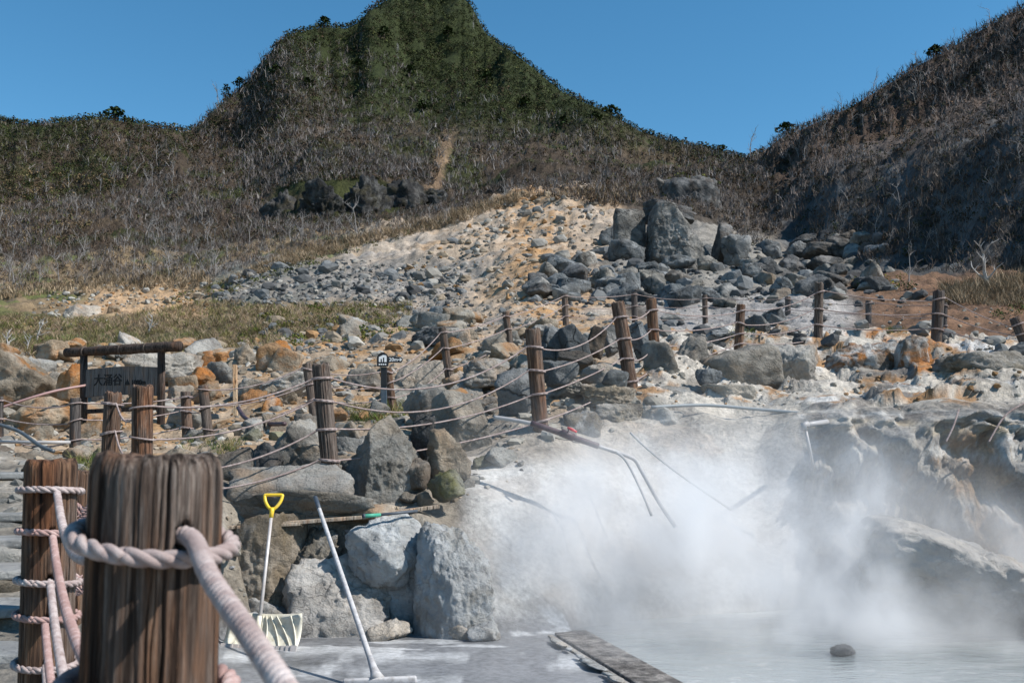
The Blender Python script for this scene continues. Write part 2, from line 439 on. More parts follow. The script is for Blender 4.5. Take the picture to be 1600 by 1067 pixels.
# ------------------------------------------------------------------ terrain
# columns of (v, y): the photograph's row v shows ground that is y metres away; ('z', y, z) gives a height
COLS = {
 -500: [('z', 2, .4), ('z', 5.3, .5), ('z', 9.5, 1.6), (690, 14), (640, 20), (580, 26), (540, 32), (500, 45), (460, 65), (430, 90), (370, 130), (290, 200), (150, 320), ('z', 420, 90), ('z', 900, 60)],
 0:   [('z', 2, .4), ('z', 5.3, .45), ('z', 9.5, 1.4), (700, 13), (660, 18), (590, 24), (552, 29), (500, 45), (462, 65), (440, 85), (380, 130), (300, 200), (192, 320), ('z', 420, 60), ('z', 900, 40)],
 200: [('z', 2, .4), ('z', 5.0, .5), ('z', 8.5, 1.2), (712, 12), (690, 14.2), (640, 18), (585, 25), (545, 31), (485, 50), (460, 65), (435, 85), (400, 110), (300, 200), (192, 320), ('z', 420, 70), ('z', 900, 50)],
 300: [('z', 2, .35), ('z', 5.0, .3), ('z', 8.6, 1.0), (726, 11), (690, 14.2), (640, 17), (585, 24), (540, 32), (485, 50), (455, 65), (428, 85), (400, 110), (300, 200), (205, 330), (192, 400), ('z', 520, 100), ('z', 900, 60)],
 345: [('z', 2, .3), ('z', 5.0, .06), ('z', 8.8, .06), ('z', 9.3, 1.05), (750, 10.3), (690, 13), (640, 17), (585, 22), (540, 30), (485, 45), (450, 60), (420, 80), (395, 105), (300, 200), (200, 330), (140, 440), ('z', 560, 120), ('z', 900, 60)],
 420: [('z', 2, .06), ('z', 9.35, .04), ('z', 9.75, 1.05), (795, 10.05), (735, 10.8), (700, 12.2), (640, 16), (600, 19), (560, 24), (510, 34), (480, 43), (440, 55), (402, 75), (390, 95), (345, 130), (290, 180), (200, 290), (92, 470), ('z', 620, 150), ('z', 900, 80)],
 520: [('z', 2, .05), ('z', 9.35, .04), ('z', 9.75, 1.05), (795, 10.05), (735, 10.6), (700, 12.2), (640, 15.5), (600, 18.5), (560, 23.5), (510, 33), (480, 42), (440, 54), (386, 78), (375, 98), (350, 130), (275, 141), (210, 250), (110, 430), (40, 600), ('z', 720, 200), ('z', 900, 120)],
 575: [('z', 2, .05), ('z', 9.35, .04), ('z', 9.75, 1.05), (795, 10.05), (738, 10.6), (700, 12.1), (640, 15.3), (600, 18.3), (560, 23), (510, 32), (480, 41), (440, 53), (375, 81), (365, 100), (340, 133), (275, 147), (208, 256), (108, 436), (22, 650), ('z', 740, 230), ('z', 900, 150)],
 650: [('z', 2, .05), ('z', 9.3, .04), ('z', 9.7, 1.06), (792, 10.0), (745, 10.6), (700, 12), (640, 15), (600, 18), (560, 22), (510, 31), (480, 39), (440, 51), (362, 84), (352, 105), (320, 140), (262, 160), (200, 270), (100, 450), (-58, 750), ('z', 800, 350), ('z', 900, 290)],
 740: [('z', 2, .05), ('z', 9.0, .04), ('z', 9.4, .5), (830, 9.95), (770, 10.3), (715, 11.4), (650, 13.5), (600, 17), (555, 20.5), (510, 28), (480, 36), (440, 48), (335, 88), (325, 110), (300, 150), (245, 210), (170, 330), (90, 480), (2, 690), ('z', 780, 290), ('z', 900, 200)],
 830: [('z', 2, .04), ('z', 9.0, .03), (900, 9.75), (780, 10.5), (718, 11.1), (668, 11.9), (640, 12.8), (600, 15), (550, 18.5), (510, 24), (480, 30), (440, 41), (380, 60), (318, 86), (300, 102), (270, 150), (225, 230), (160, 380), (98, 560), ('z', 660, 200), ('z', 900, 100)],
 960: [('z', 2, .03), ('z', 9.5, .03), (900, 10.4), (780, 11.2), (700, 12.0), (645, 12.8), (606, 13.6), (575, 16), (545, 18), (506, 24), (480, 31), (440, 42), (390, 56), (310, 82), (295, 100), (275, 150), (240, 240), (182, 430), ('z', 540, 110), ('z', 900, 60)],
 1080: [('z', 2, .03), ('z', 9.9, .03), (900, 10.8), (780, 11.6), (690, 12.3), (642, 13), (605, 14.1), (584, 14.9), (548, 18), (508, 23), (480, 31), (440, 42), (400, 53), (335, 72), (300, 100), (272, 160), (250, 250), (222, 400), ('z', 500, 80), ('z', 900, 50)],
 1180: [('z', 2, .03), ('z', 10.2, .03), (900, 11), (780, 11.7), (690, 12.3), (645, 13), (610, 15.5), (552, 18), (512, 22.5), (476, 31), (445, 40), (400, 55), (370, 72), (330, 100), (280, 170), (250, 260), (232, 340), ('z', 450, 60), ('z', 900, 50)],
 1240: [('z', 2, .03), ('z', 10.6, .03), (850, 11.3), (740, 11.7), (660, 12.2), (640, 13), (608, 15.5), (548, 18), (512, 22), (472, 30), (446, 38), (415, 55), (395, 68), (330, 78), (280, 120), (240, 190), (202, 270), ('z', 400, 50), ('z', 900, 50)],
 1310: [('z', 2, .03), ('z', 10.7, .03), (800, 11.4), (720, 11.55), (650, 12.0), (632, 13.2), (605, 15.5), (540, 18), (512, 22), (470, 29), (446, 36), (420, 50), (408, 60), (300, 67), (262, 80), (215, 135), (165, 215), ('z', 330, 50), ('z', 900, 50)],
 1450: [('z', 2, .03), ('z', 10.5, .03), (800, 11.1), (720, 11.3), (648, 11.7), (628, 13), (600, 15), (545, 17.5), (520, 22), (478, 26), (455, 31), (432, 42), (424, 47), (260, 54), (230, 64), (170, 110), (80, 175), ('z', 270, 55), ('z', 900, 50)],
 1600: [('z', 2, .03), ('z', 10, .03), (800, 10.6), (730, 10.9), (655, 11.2), (615, 12.6), (590, 14.5), (548, 17), (525, 21), (485, 25), (450, 30), (432, 36), (424, 39), (210, 47), (180, 56), (110, 95), (8, 155), ('z', 240, 60), ('z', 900, 50)],
 1800: [('z', 2, .03), ('z', 6.0, .03), ('z', 7.2, .5), ('z', 8.6, .95), ('z', 10.2, 1.9), ('z', 11, 2.5), (610, 12), (585, 14.5), (550, 17), (530, 20), (490, 23), (440, 28), (420, 32), (150, 40), (120, 50), (20, 90), (-90, 140), ('z', 220, 65), ('z', 900, 50)],
 2300: [('z', 2, .4), ('z', 4, .6), ('z', 6.5, 1.0), ('z', 10.5, 2.6), (600, 12), (585, 14.5), (550, 17), (480, 20), (400, 24), (380, 28), (60, 36), (20, 46), (-100, 80), (-250, 130), ('z', 220, 70), ('z', 900, 50)],
}

def pchip(x, y, q):
    x = np.asarray(x, float); y = np.asarray(y, float); q = np.clip(q, x[0], x[-1])
    h = np.diff(x); d = np.diff(y) / h
    m = np.zeros(len(x))
    m[0], m[-1] = d[0], d[-1]
    for i in range(1, len(x) - 1):
        if d[i - 1] * d[i] > 0:
            w1 = 2 * h[i] + h[i - 1]; w2 = h[i] + 2 * h[i - 1]
            m[i] = (w1 + w2) / (w1 / d[i - 1] + w2 / d[i])
    k = np.clip(np.searchsorted(x, q) - 1, 0, len(x) - 2)
    t = (q - x[k]) / h[k]
    return (y[k] * (1 + 2 * t) * (1 - t) ** 2 + h[k] * m[k] * t * (1 - t) ** 2 +
            y[k + 1] * t * t * (3 - 2 * t) - h[k] * m[k + 1] * t * t * (1 - t))

def rows():
    return np.r_[np.geomspace(2.0, 8.4, 40, endpoint=False), np.geomspace(8.4, 14, 170, endpoint=False),
                 np.geomspace(14, 32, 125, endpoint=False), np.geomspace(32, 110, 150, endpoint=False),
                 np.geomspace(110, 880, 210)]
YR = rows()
TC = np.r_[np.linspace(-.80, -.55, 40, endpoint=False), np.linspace(-.55, .55, 560), np.linspace(.55, .9, 50)[1:]]
nR, nC = len(YR), len(TC)
us = sorted(COLS)
ck_z, ck_t = [], []
for u in us:
    ys, zs, ts = [], [], []
    for p in COLS[u]:
        if p[0] == 'z':
            y, z = p[1], p[2]; e = (z - CAMZ) / y
            b = (e * cP - sP) / (cP + e * sP); t = ((u - 800) / F) / (cP - b * sP)
        else:
            t, e = ray(u, p[0]); y = p[1]; z = CAMZ + e * y
        ys.append(y); zs.append(z); ts.append(t)
    ys = np.array(ys); zs = np.array(zs); ts = np.array(ts)
    # slopes are interpolated in log distance, so far and near behave alike
    ck_z.append(pchip(ys, zs, YR)); ck_t.append(np.interp(YR, ys, ts))
ck_z = np.array(ck_z); ck_t = np.array(ck_t)
Z0 = np.zeros((nR, nC))
for i in range(nR):
    Z0[i] = pchip(ck_t[:, i], ck_z[:, i], TC)
YY = np.repeat(YR[:, None], nC, 1); TT = np.repeat(TC[None], nR, 0); XX = TT * YY

# kerb line between the mud channel and the pool
K0 = P(893, 987, 9.15); K1 = P(1033, 1067, 7.1)
kd = Vector((K1.x - K0.x, K1.y - K0.y)).normalized()
KA = (K0.x - kd.x * .15, K0.y - kd.y * .15); KB = (K0.x + kd.x * 6.5, K0.y + kd.y * 6.5)
DK = -((XX - K0.x) * kd.y - (YY - K0.y) * kd.x)      # >0 on the pool's side
DK = np.where(YY > 9.15, np.maximum(DK, XX - K0.x), DK)
low = 1 - smooth(.04, .35, Z0)
flatmask = low * (YY < 11.2) * (XX > -4)
Z1 = Z0 - .5 * smooth(.02, .35, DK) * flatmask
# relief
rough1 = fbm(XX / 1.3, YY / 1.3, Z0 / 1.3, 5, .55)
rough2 = fbm(XX / 9, YY / 9, Z0 / 12, 5, .52)
rough3 = fbm(XX / 55, YY / 75, Z0 / 55, 4, .5)
wq1 = fbm(XX / 90, YY / 140, Z0 / 90 + 3, 3); wq2 = fbm(XX / 90 + 20, YY / 140, Z0 / 90, 3)
rid = ridged(XX / 75 + Z0 / 110 + .7 * wq1, YY / 200 + .7 * wq2, Z0 / 60 - XX / 160, 5)
uu, vv = to_px(XX, YY, Z0)
a1 = np.interp(YY, [2, 9, 10.5, 14, 30, 60, 120, 400], [.0, .07, .09, .12, .22, .35, .7, .8])
a2 = np.interp(YY, [2, 12, 20, 40, 100, 300, 800], [0, .03, .15, .6, 1.3, 1.2, .8])
a3 = np.interp(YY, [2, 60, 120, 300, 700], [0, 0, 1.5, 6, 14])
a1 = a1 * (1 - .93 * flatmask); a2 = a2 * (1 - flatmask)
# the white slope is smooth
wh = smooth(680, 765, uu + 22 * rough1) * (1 - smooth(1230, 1290, uu)) * smooth(690, 740, vv) * (YY < 13)
a1 = a1 * (1 - .7 * wh)
Z = Z1 + rough1 * a1 + rough2 * a2 + rough3 * a3 * .5 + (rid - .6) * a3 * .6
# crusted cliff on the right: folded, layered crust
cl = smooth(1240, 1290, uu) * smooth(625, 645, vv) * (1 - smooth(860, 960, vv)) * (YY > 10) * (YY < 13.5)
wx = XX * 1.2 + .9 * perlin(XX * .9, YY * .2, Z0 * 1.1); wz = Z0 * 1.7 + 1.0 * perlin(XX * .8 + 9, YY * .2, Z0 * 1.2)
fold = ridged(wx, YY * .2, wz, 3) + .45 * fbm(XX * 4, YY, Z0 * 5, 3)
YM = YY - cl * (.30 * (fold - .4) + .12 * fbm(XX * 2.2 + 5, YY * .3, Z0 * 2.6, 3))
# hummocks of coloured crust behind
hm = smooth(960, 1040, uu) * smooth(520, 540, vv) * (1 - smooth(630, 645, vv)) * (YY > 12.5) * (YY < 21)
Z += hm * .22 * (ridged(XX / 1.6 + .4 * rough1, YY / 1.6, Z0 / 2, 4) - .5)

SKYL = [(-400, 180), (-60, 190), (0, 188), (40, 195), (55, 196), (100, 190), (150, 186), (200, 190), (240, 199), (290, 205), (310, 197), (340, 168), (365, 148), (400, 113), (415, 93), (430, 73), (445, 58), (470, 50), (500, 43), (540, 45), (560, 36), (575, 19), (600, 3),
        (640, -18), (700, -18), (735, 7), (745, 26), (757, 50), (775, 66), (800, 82), (830, 104), (860, 129), (880, 145), (910, 159), (940, 172), (970, 187), (1000, 205), (1050, 221), (1100, 232), (1140, 243), (1170, 247), (1200, 232), (1215, 219), (1240, 207), (1280, 190), (1330, 167), (1380, 137), (1430, 105), (1480, 79), (1530, 49), (1580, 22), (1600, 13), (1640, -10), (1700, -45), (1900, -140)]
st_ = np.array([ray(u, v) for u, v in SKYL])
etar = np.interp(TC, st_[:, 0], st_[:, 1])
for _ in range(3):      # bring every crest to its height
    em = ((Z - CAMZ) / YY)[100:]; ic = em.argmax(0) + 100; yc = YR[ic]
    lo_ = np.where(TC > ray(1185, 230)[0], 62.0, 135.0)[None]
    wgt = smooth(0, 1, (YY - lo_) / (np.maximum(yc[None] - lo_, 20) * .9))
    Z = Z + wgt * (etar - em.max(0))[None] * YY * np.minimum(1, yc[None] / YY)
ECACHE = (Z - CAMZ) / YY
EMAX = np.maximum.accumulate(ECACHE[5:], axis=0)

def hits(u, v, ymin=0.0):
    """ground points seen at pixels (arrays); nan where the sky is"""
    t, e = ray(np.asarray(u, float), np.asarray(v, float))
    fc = np.interp(t, TC, np.arange(nC)); c = np.clip(np.round(fc).astype(int), 0, nC - 1)
    yo = np.full(len(e), np.nan)
    r0 = max(0, int(np.searchsorted(YR[5:], ymin)))
    for k in np.unique(c):
        idx = np.where(c == k)[0]
        col = EMAX[:, k] if r0 == 0 else np.maximum.accumulate(ECACHE[5 + r0:, k])
        j = np.searchsorted(col, e[idx])
        ok = (j < len(col)) & (j > 0)
        jj = np.clip(j, 1, len(col) - 1)
        f = (e[idx] - col[jj - 1]) / np.maximum(col[jj] - col[jj - 1], 1e-9)
        yb = YR[5 + r0:]
        y = yb[jj - 1] + np.clip(f, 0, 1) * (yb[jj] - yb[jj - 1])
        yo[idx] = np.where(ok, y, np.nan)
    return np.stack([t * yo, yo, CAMZ + e * yo], 1)

def hit(u, v, ymin=0.0):
    p = hits(np.array([u]), np.array([v]), ymin)[0]
    return Vector(p)

def H(x, y):
    x = np.atleast_1d(np.asarray(x, float)); y = np.atleast_1d(np.asarray(y, float))
    t = np.clip(x / y, TC[0], TC[-1])
    fr = np.clip(np.interp(y, YR, np.arange(nR)), 0, nR - 1.001); fcn = np.clip(np.interp(t, TC, np.arange(nC)), 0, nC - 1.001)
    r = fr.astype(int); c = fcn.astype(int); a = fr - r; b = fcn - c
    return (Z[r, c] * (1 - a) * (1 - b) + Z[r + 1, c] * a * (1 - b) + Z[r, c + 1] * (1 - a) * b + Z[r + 1, c + 1] * a * b)

# ground colours by place
uu, vv = to_px(XX, YY, Z)
nz = rough2; nf = rough1
ug = uu + 30 * nz + 18 * nf; vg = vv + 14 * nz + 9 * nf
def c3(*a): return np.array(a, float)
COL = np.zeros((nR, nC, 3)) + c3(.06, .046, .034)
def paint(mask, c): 
    global COL
    mask = np.clip(mask, 0, 1)[..., None]
    COL = COL * (1 - mask) + np.asarray(c) * mask
def band(x, a, b, s): return smooth(a - s, a + s, x) * (1 - smooth(b - s, b + s, x))
n5 = fbm(XX / 30, YY / 30, Z / 30, 5, .6)
far = smooth(95, 130, YY)
paint(far * smooth(-.1, .4, n5), c3(.08, .06, .042))
paint(far * smooth(.1, .5, fbm(XX / 22 + 40, YY / 22, Z / 22, 4)), c3(.045, .05, .02))
# green mountain top
gl = np.interp(uu, [0, 300, 420, 520, 700, 900, 1150, 1250], [230, 140, 130, 165, 205, 205, 230, 150])
paint((YY > 170) * smooth(25, -35, vg - gl) if False else (YY > 170) * (1 - smooth(-40, 40, vg - gl)), c3(.03, .038, .015))
# right hill
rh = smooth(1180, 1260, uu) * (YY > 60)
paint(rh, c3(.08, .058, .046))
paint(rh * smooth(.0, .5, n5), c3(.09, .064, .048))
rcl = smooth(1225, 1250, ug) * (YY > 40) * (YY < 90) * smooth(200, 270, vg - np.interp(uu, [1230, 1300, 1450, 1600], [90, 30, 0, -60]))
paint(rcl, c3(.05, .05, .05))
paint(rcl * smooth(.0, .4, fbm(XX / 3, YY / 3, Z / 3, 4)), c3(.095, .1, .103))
# dry grass left
gr = (1 - smooth(600, 680, ug)) * (YY > 28) * (YY < 105)
paint(gr, c3(.2, .145, .085))
paint(gr * smooth(.05, .4, fbm(XX / 6, YY / 6, 0 * XX, 4)), c3(.1, .11, .035))
# tan rock belt
belt = band(YY, 11.3, 28, 1.2) * (1 - smooth(980, 1030, ug))
paint(belt, c3(.36, .275, .195))
paint(belt * smooth(.1, .5, nf + .3 * nz), c3(.36, .22, .11))
# left soil patch, bare
paint(band(ug, 130, 330, 25) * band(vg, 452, 502, 8) * (YY > 30) * (YY < 80), c3(.4, .27, .16))
# centre scree
sl = np.interp(vv, [300, 330, 380, 430, 480, 520], [740, 660, 560, 480, 560, 600])
scree = smooth(-30, 40, ug - sl) * (1 - smooth(940, 985, ug)) * band(YY, 26, 97, 3)
paint(scree, c3(.40, .31, .225))
paint(scree * smooth(0, .5, n5 + .4 * nf), c3(.40, .335, .27))
paint(scree * smooth(.2, .5, fbm(XX / 5, YY / 5, 0 * XX, 4)) * .6, c3(.3, .28, .26))
paint(scree * smooth(.05, .4, fbm(XX / 7 + 11, YY / 9, 0 * XX, 4)) * .75, c3(.37, .235, .125))
scar = band(ug, 560, 900, 40) * band(vg, 322, 392, 14) * smooth(-.1, .25, nf + nz) * (YY > 40) * (YY < 98)
paint(scar * .7, c3(.44, .36, .28))
paint(scree * band(ug, 800, 900, 40) * smooth(-.1, .4, nf), c3(.38, .22, .10))
blue = band(ug, 350, 720, 25) * band(vg, 405, 478, 12) * (YY > 30) * (YY < 80)
paint(blue * .75, c3(.2, .195, .185))
# path up the mountain
px_ = np.interp(vv, [190, 240, 300, 320], [705, 690, 675, 680])
paint(band(uu + 9 * nf - px_, -9, 11, 6) * band(vg, 200, 300, 10) * (YY > 110) * .85, c3(.21, .145, .095))
# gravel flat, brown bank
paint(smooth(985, 1030, ug) * band(YY, 19.5, 34, 1.2) * (1 - smooth(1310, 1360, ug)), c3(.31, .29, .275))
paint(smooth(1310, 1380, ug) * band(YY, 19, 40, 1.5), c3(.17, .095, .055))
paint(band(ug, 980, 1230, 30) * band(YY, 33, 70, 4), c3(.26, .24, .21))
# crust ground
cr = smooth(940, 1010, ug) * band(YY, 11.8, 20.0, .5)
paint(cr, c3(.46, .42, .365))
q1 = fbm(XX / 1.1 + 7, YY / 1.1, Z / .8, 5, .6); q2 = fbm(XX / .7 + 3, YY / .7 + 8, Z / .5, 5, .6); q3 = fbm(XX / .9 + 70, YY / .9 - 8, Z / .7, 4, .6)
paint(cr * smooth(.12, .35, q1), c3(.34, .20, .10))
paint(cr * smooth(.25, .5, q2), c3(.22, .2, .18))
paint(cr * smooth(.3, .55, q3), c3(.58, .56, .53))
paint(cr * smooth(1310, 1340, uu) * (1 - smooth(1460, 1500, uu)) * smooth(.1, .4, q3 - .2 * q1) * (vv < 600), c3(.40, .17, .05))
# crusted cliff right
cc = smooth(1235, 1280, uu) * smooth(635, 650, vv) * (YY > 9.5) * (YY < 13)
paint(cc, c3(.2, .18, .16))
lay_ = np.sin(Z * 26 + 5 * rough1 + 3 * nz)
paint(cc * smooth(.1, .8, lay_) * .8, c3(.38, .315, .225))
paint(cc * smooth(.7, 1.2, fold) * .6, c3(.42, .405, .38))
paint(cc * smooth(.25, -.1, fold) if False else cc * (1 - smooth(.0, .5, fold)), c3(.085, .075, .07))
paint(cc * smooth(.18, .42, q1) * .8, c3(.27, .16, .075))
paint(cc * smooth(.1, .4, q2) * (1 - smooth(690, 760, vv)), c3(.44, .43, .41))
# white slope
paint(wh, c3(.50, .488, .465))
paint(wh * smooth(.0, .45, q2) * .7, c3(.36, .33, .30))
paint(smooth(690, 730, uu) * (1 - wh) * band(vg, 650, 740, 12) * (YY < 13.5) * (uu < 1250) * .8, c3(.36, .33, .29))
# mud floor and pool bed, wall, steps ground
paint(flatmask, c3(.2, .205, .215))
paint(flatmask * smooth(.18, .3, fbm(XX / .9, YY / .28, 0 * XX, 4)) * (DK < .05) * .9, c3(.5, .51, .52))
paint((1 - smooth(300, 350, ug)) * (YY < 11.6), c3(.26, .235, .2))
wl = (1 - smooth(690, 730, ug)) * band(YY, 9.0, 11.0, .25) * (1 - flatmask)
paint(wl, c3(.25, .22, .18))
paint(wl * smooth(.1, .4, q1), c3(.36, .33, .29))

SPLIT = int(np.searchsorted(YR, 108))
def grid_mesh(name, r0, r1, mat, obname):
    n = r1 - r0
    V = np.stack([XX[r0:r1], YM[r0:r1], Z[r0:r1]], -1).reshape(-1, 3)
    i = np.arange(n - 1)[:, None] * nC + np.arange(nC - 1)[None]
    Fc = np.stack([i, i + 1, i + nC + 1, i + nC], -1).reshape(-1, 4)
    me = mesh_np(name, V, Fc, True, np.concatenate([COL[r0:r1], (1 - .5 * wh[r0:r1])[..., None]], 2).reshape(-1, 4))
    return tag(link(obname, me, mat), kind='structure')

def ground_mat():
    m = NT('ground'); p = m.pos()
    vc = m.n('ShaderNodeVertexColor', layer_name='Col'); c = vc.outputs[0]
    n1 = m.noise(p, 1.6, 10, .68, .3)
    n2 = m.noise(p, 18, 8, .7)
    k = m.mix(vc.outputs[1], (.98, .98, .98), m.ramp(n1, [(.3, .45), (.5, .95), (.68, 1.35)]))
    c = m.mix(1.0, c, k, 'MULTIPLY')
    k2 = m.ramp(n2, [(.3, .55), (.55, 1.0), (.75, 1.3)])
    c = m.mix(1.0, c, k2, 'MULTIPLY')
    vo = m.n('ShaderNodeTexVoronoi', i_Vector=p, i_Scale=9.0, i_Randomness=1.0)
    peb = m.ramp(vo.outputs['Distance'], [(.0, 1.0), (.55, 0.0)])
    h = m.math('ADD', m.math('MULTIPLY', n1, 1.6), m.math('ADD', m.math('MULTIPLY', n2, .35), m.math('MULTIPLY', peb, .12)))
    z = m.n('ShaderNodeSeparateXYZ', i_Vector=p).outputs[2]
    wet = m.ramp(z, [(.05, .38), (.10, .9)])
    nr = m.bump(h, m.math('MULTIPLY', vc.outputs[1], .8), .11)
    # wet flat mud is smooth
    mixn = m.n('ShaderNodeMix', data_type='VECTOR')
    m.set(mixn.inputs[0], m.ramp(z, [(.06, 0.15), (.12, 1.0)]))
    m.set(mixn.inputs[4], m.n('ShaderNodeNewGeometry').outputs['Normal']); m.set(mixn.inputs[5], nr)
    return m.out(c, wet, mixn.outputs[1], .3)

def hill_mat():
    m = NT('hillside'); p = m.pos()
    c = m.n('ShaderNodeVertexColor', layer_name='Col').outputs[0]
    n1 = m.noise(p, .18, 10, .7, .5)
    n2 = m.noise(p, 1.3, 8, .75)
    c = m.mix(1.0, c, m.ramp(n1, [(.32, .5), (.5, .95), (.66, 1.35)]), 'MULTIPLY')
    c = m.mix(1.0, c, m.ramp(n2, [(.32, .4), (.5, 1.0), (.7, 1.7)]), 'MULTIPLY')
    # bare rock on the steepest faces
    nz_ = m.n('ShaderNodeSeparateXYZ', i_Vector=m.n('ShaderNodeNewGeometry').outputs['Normal']).outputs[2]
    rk = m.ramp(m.math('ADD', nz_, m.math('MULTIPLY', m.math('SUBTRACT', n1, .5), .6)), [(.26, 1.0), (.4, 0.0)])
    rc = m.ramp(m.noise(p, .7, 10, .72), [(.35, (.05, .052, .056)), (.52, (.12, .12, .122)), (.7, (.24, .235, .23))])
    c = m.mix(rk, c, rc)
    nr = m.bump(m.math('ADD', n1, m.math('MULTIPLY', n2, .5)), .9, 1.2)
    return m.out(c, .95, nr, .1)

M['ground'] = ground_mat(); M['hill'] = hill_mat()
CLIFFROW = SPLIT
grid_mesh('ground', 0, SPLIT + 1, M['ground'], 'ground')
grid_mesh('mountain', SPLIT, nR, M['hill'], 'mountain')
# ground under and behind the camera
walk = MB().box((-.5, -9, .28), (30, 22.2, .2))
tag(walk.build('walkway', M['concrete_step']), kind='structure')

# pool water
def water_mat():
    m = NT('milky_pool_water'); p = m.pos()
    n1 = m.noise(m.mapping(p, (1, 2.2, 1)), 3.5, 5, .6)
    n2 = m.noise(p, 1.2, 4, .5)
    c = m.mix(n2, (.21, .24, .245), (.29, .315, .32))
    sc_ = m.noise(m.mapping(p, (1, 1.6, 1)), 2.2, 9, .7, 1.5)
    c = m.mix(m.ramp(sc_, [(.56, 0.0), (.62, .5)]), c, (.4, .41, .41))
    m.out(c, .1, m.bump(n1, .3, .04), .5)
    return m.m
wpts = [(KA[0], 9.4), KA, KB, (9, KB[1]), (9, 11.2), (KA[0], 11.2)]
me = bpy.data.meshes.new('pool'); me.from_pydata([(x, y, 0.0) for x, y in wpts], [], [(0, 1, 2, 3, 4, 5)])
tag(link('pool_water', me, water_mat()), kind='structure')

# ------------------------------------------------------------------ rocks
_ico = {}
def ico(sub):
    if sub not in _ico:
        bm = bmesh.new(); bmesh.ops.create_icosphere(bm, subdivisions=sub, radius=1)
        bm.verts.ensure_lookup_table()
        V = np.array([v.co[:] for v in bm.verts]); Fc = np.array([[v.index for v in f.verts] for f in bm.faces])
        bm.free(); _ico[sub] = (V / np.linalg.norm(V, axis=1)[:, None], Fc)
    return _ico[sub]

def rock_shape(seed, sub=4, planes=11, k=22, lump=.12, fine=.055, extra=None):
    """a boulder: a rounded many-faced block, broken up with noise; returned in a -.5..+.5 box"""
    r = np.random.default_rng(seed)
    D, Fc = ico(sub)
    N = r.normal(size=(planes, 3)); N /= np.linalg.norm(N, axis=1)[:, None]
    d = r.uniform(.55, 1.0, planes)
    if extra is not None:
        E = np.array(extra, float); en = E[:, :3] / np.linalg.norm(E[:, :3], axis=1)[:, None]
        N = np.vstack([N, en]); d = np.r_[d + .25, E[:, 3]]
    box = np.vstack([np.eye(3), -np.eye(3)]); N = np.vstack([N, box]); d = np.r_[d, np.full(6, 1.05)]
    dots = D @ N.T
    q = np.where(dots > 1e-3, dots / d[None], 1e-3)       # 1/r along each plane
    inv = (q ** k).sum(1) ** (1 / k)
    R = 1 / inv
    s = seed * 1.37
    R = R * (1 + lump * fbm(D[:, 0] * 1.6 + s, D[:, 1] * 1.6, D[:, 2] * 1.6 + s, 3))
    V = D * R[:, None]
    n2 = ridged(V[:, 0] * 2.6 + s, V[:, 1] * 2.6 - s, V[:, 2] * 2.6, 4) - .7
    n3 = fbm(V[:, 0] * 7 + s, V[:, 1] * 7, V[:, 2] * 7, 4, .6)
    V = V + D * (fine * 1.2 * n2 + fine * n3)[:, None]
    lo, hi = V.min(0), V.max(0)
    return (V - (lo + hi) / 2) / (hi - lo), Fc

_shared = {}
def shared_rock(kind, var, sub):
    key = (kind, var, sub)
    if key not in _shared:
        kk = 80 if kind in ('bluegrey', 'dark') else 36
        V, Fc = rock_shape(100 + var * 7, sub, 17 if kk > 40 else 9, kk, .05 if kk > 40 else .09, .035 if kk > 40 else .045)
        me = mesh_np('boulder', V, Fc, True); me.materials.append(M[kind])
        if kk > 40 and sub <= 3:
            me.polygons.foreach_set('use_smooth', np.zeros(len(me.polygons), bool))
        _shared[key] = me
    return _shared[key]

def boulder(box, kind, label, y=None, seed=None, depth=.85, sub=5, planes=11, k=22, lump=.12, fine=.055, extra=None, rot=0.0, push=.25, sink=.12, name='boulder', group=None, cat='rock', ymin=0.0, tilt=0.0):
    u0, v0, u1, v1 = box
    uc = (u0 + u1) / 2
    if sub == 5 and u1 - u0 < 75: sub = 4
    if y is None:
        p = hit(uc, v1 - .08 * (v1 - v0), ymin); y = p.y if p.y == p.y else 30
    pc = P(uc, (v0 + v1) / 2, y); w = (u1 - u0) / F * y; h = (v1 - v0) / F * y * (1 + sink)
    pc = pc - Vector((0, 0, h * sink / 2 / (1 + sink)))
    if seed is None:
        seed = int(uc * 13 + v1 * 7) % 9973
    V, Fc = rock_shape(seed, sub, planes, k, lump, fine, extra)
    sc = np.array([w, w * depth, h])
    V = V * sc
    if tilt or rot:
        R = np.array(Matrix.Rotation(rot, 3, 'Z') @ Matrix.Rotation(tilt, 3, 'Y'))
        V = V @ R.T
        e = V.max(0) - V.min(0)
        V = V * np.array([w / e[0], 1.0, h / e[2]])
        V[:, [0, 2]] -= (V.max(0) + V.min(0))[[0, 2]] / 2
    me = mesh_np(name, V, Fc, True); me.materials.append(M[kind])
    o = link(name, me); o.location = pc + Vector((0, w * depth * push, 0))
    return tag(o, label, cat, group)

# --- the boulders one can single out (boxes in photograph pixels)
boulder((526, 646, 667, 792), 'tangrey', 'huge pointed grey boulder with dark left face beside the split fence post', y=10.25, seed=41, depth=.9, planes=3, k=34, lump=.06, fine=.03, sub=6,
        extra=[(.9, -.35, .2, .74), (-.86, -.5, .1, .52), (-.72, .05, .69, .52), (.45, -.75, .48, .60), (.3, -.9, -.1, .66), (.75, .1, .65, .72)])
boulder((672, 608, 774, 712), 'tangrey', 'big slanted slab boulder right of the huge pointed one', y=11.7, seed=52, depth=.9, planes=2, k=30, lump=.06, fine=.02,
        extra=[(.35, -.7, .72, .42), (-.65, -.7, .1, .6), (.85, .1, .25, .62), (.2, -.9, -.35, .55)])
boulder((352, 724, 552, 806), 'pale', 'long flat pale boulder lying on the ledge above the shovel', y=9.72, seed=63, depth=.5, planes=4, k=18, lump=.1, fine=.02, extra=[(.05, -.5, .86, .45), (-.2, .5, .8, .5)])
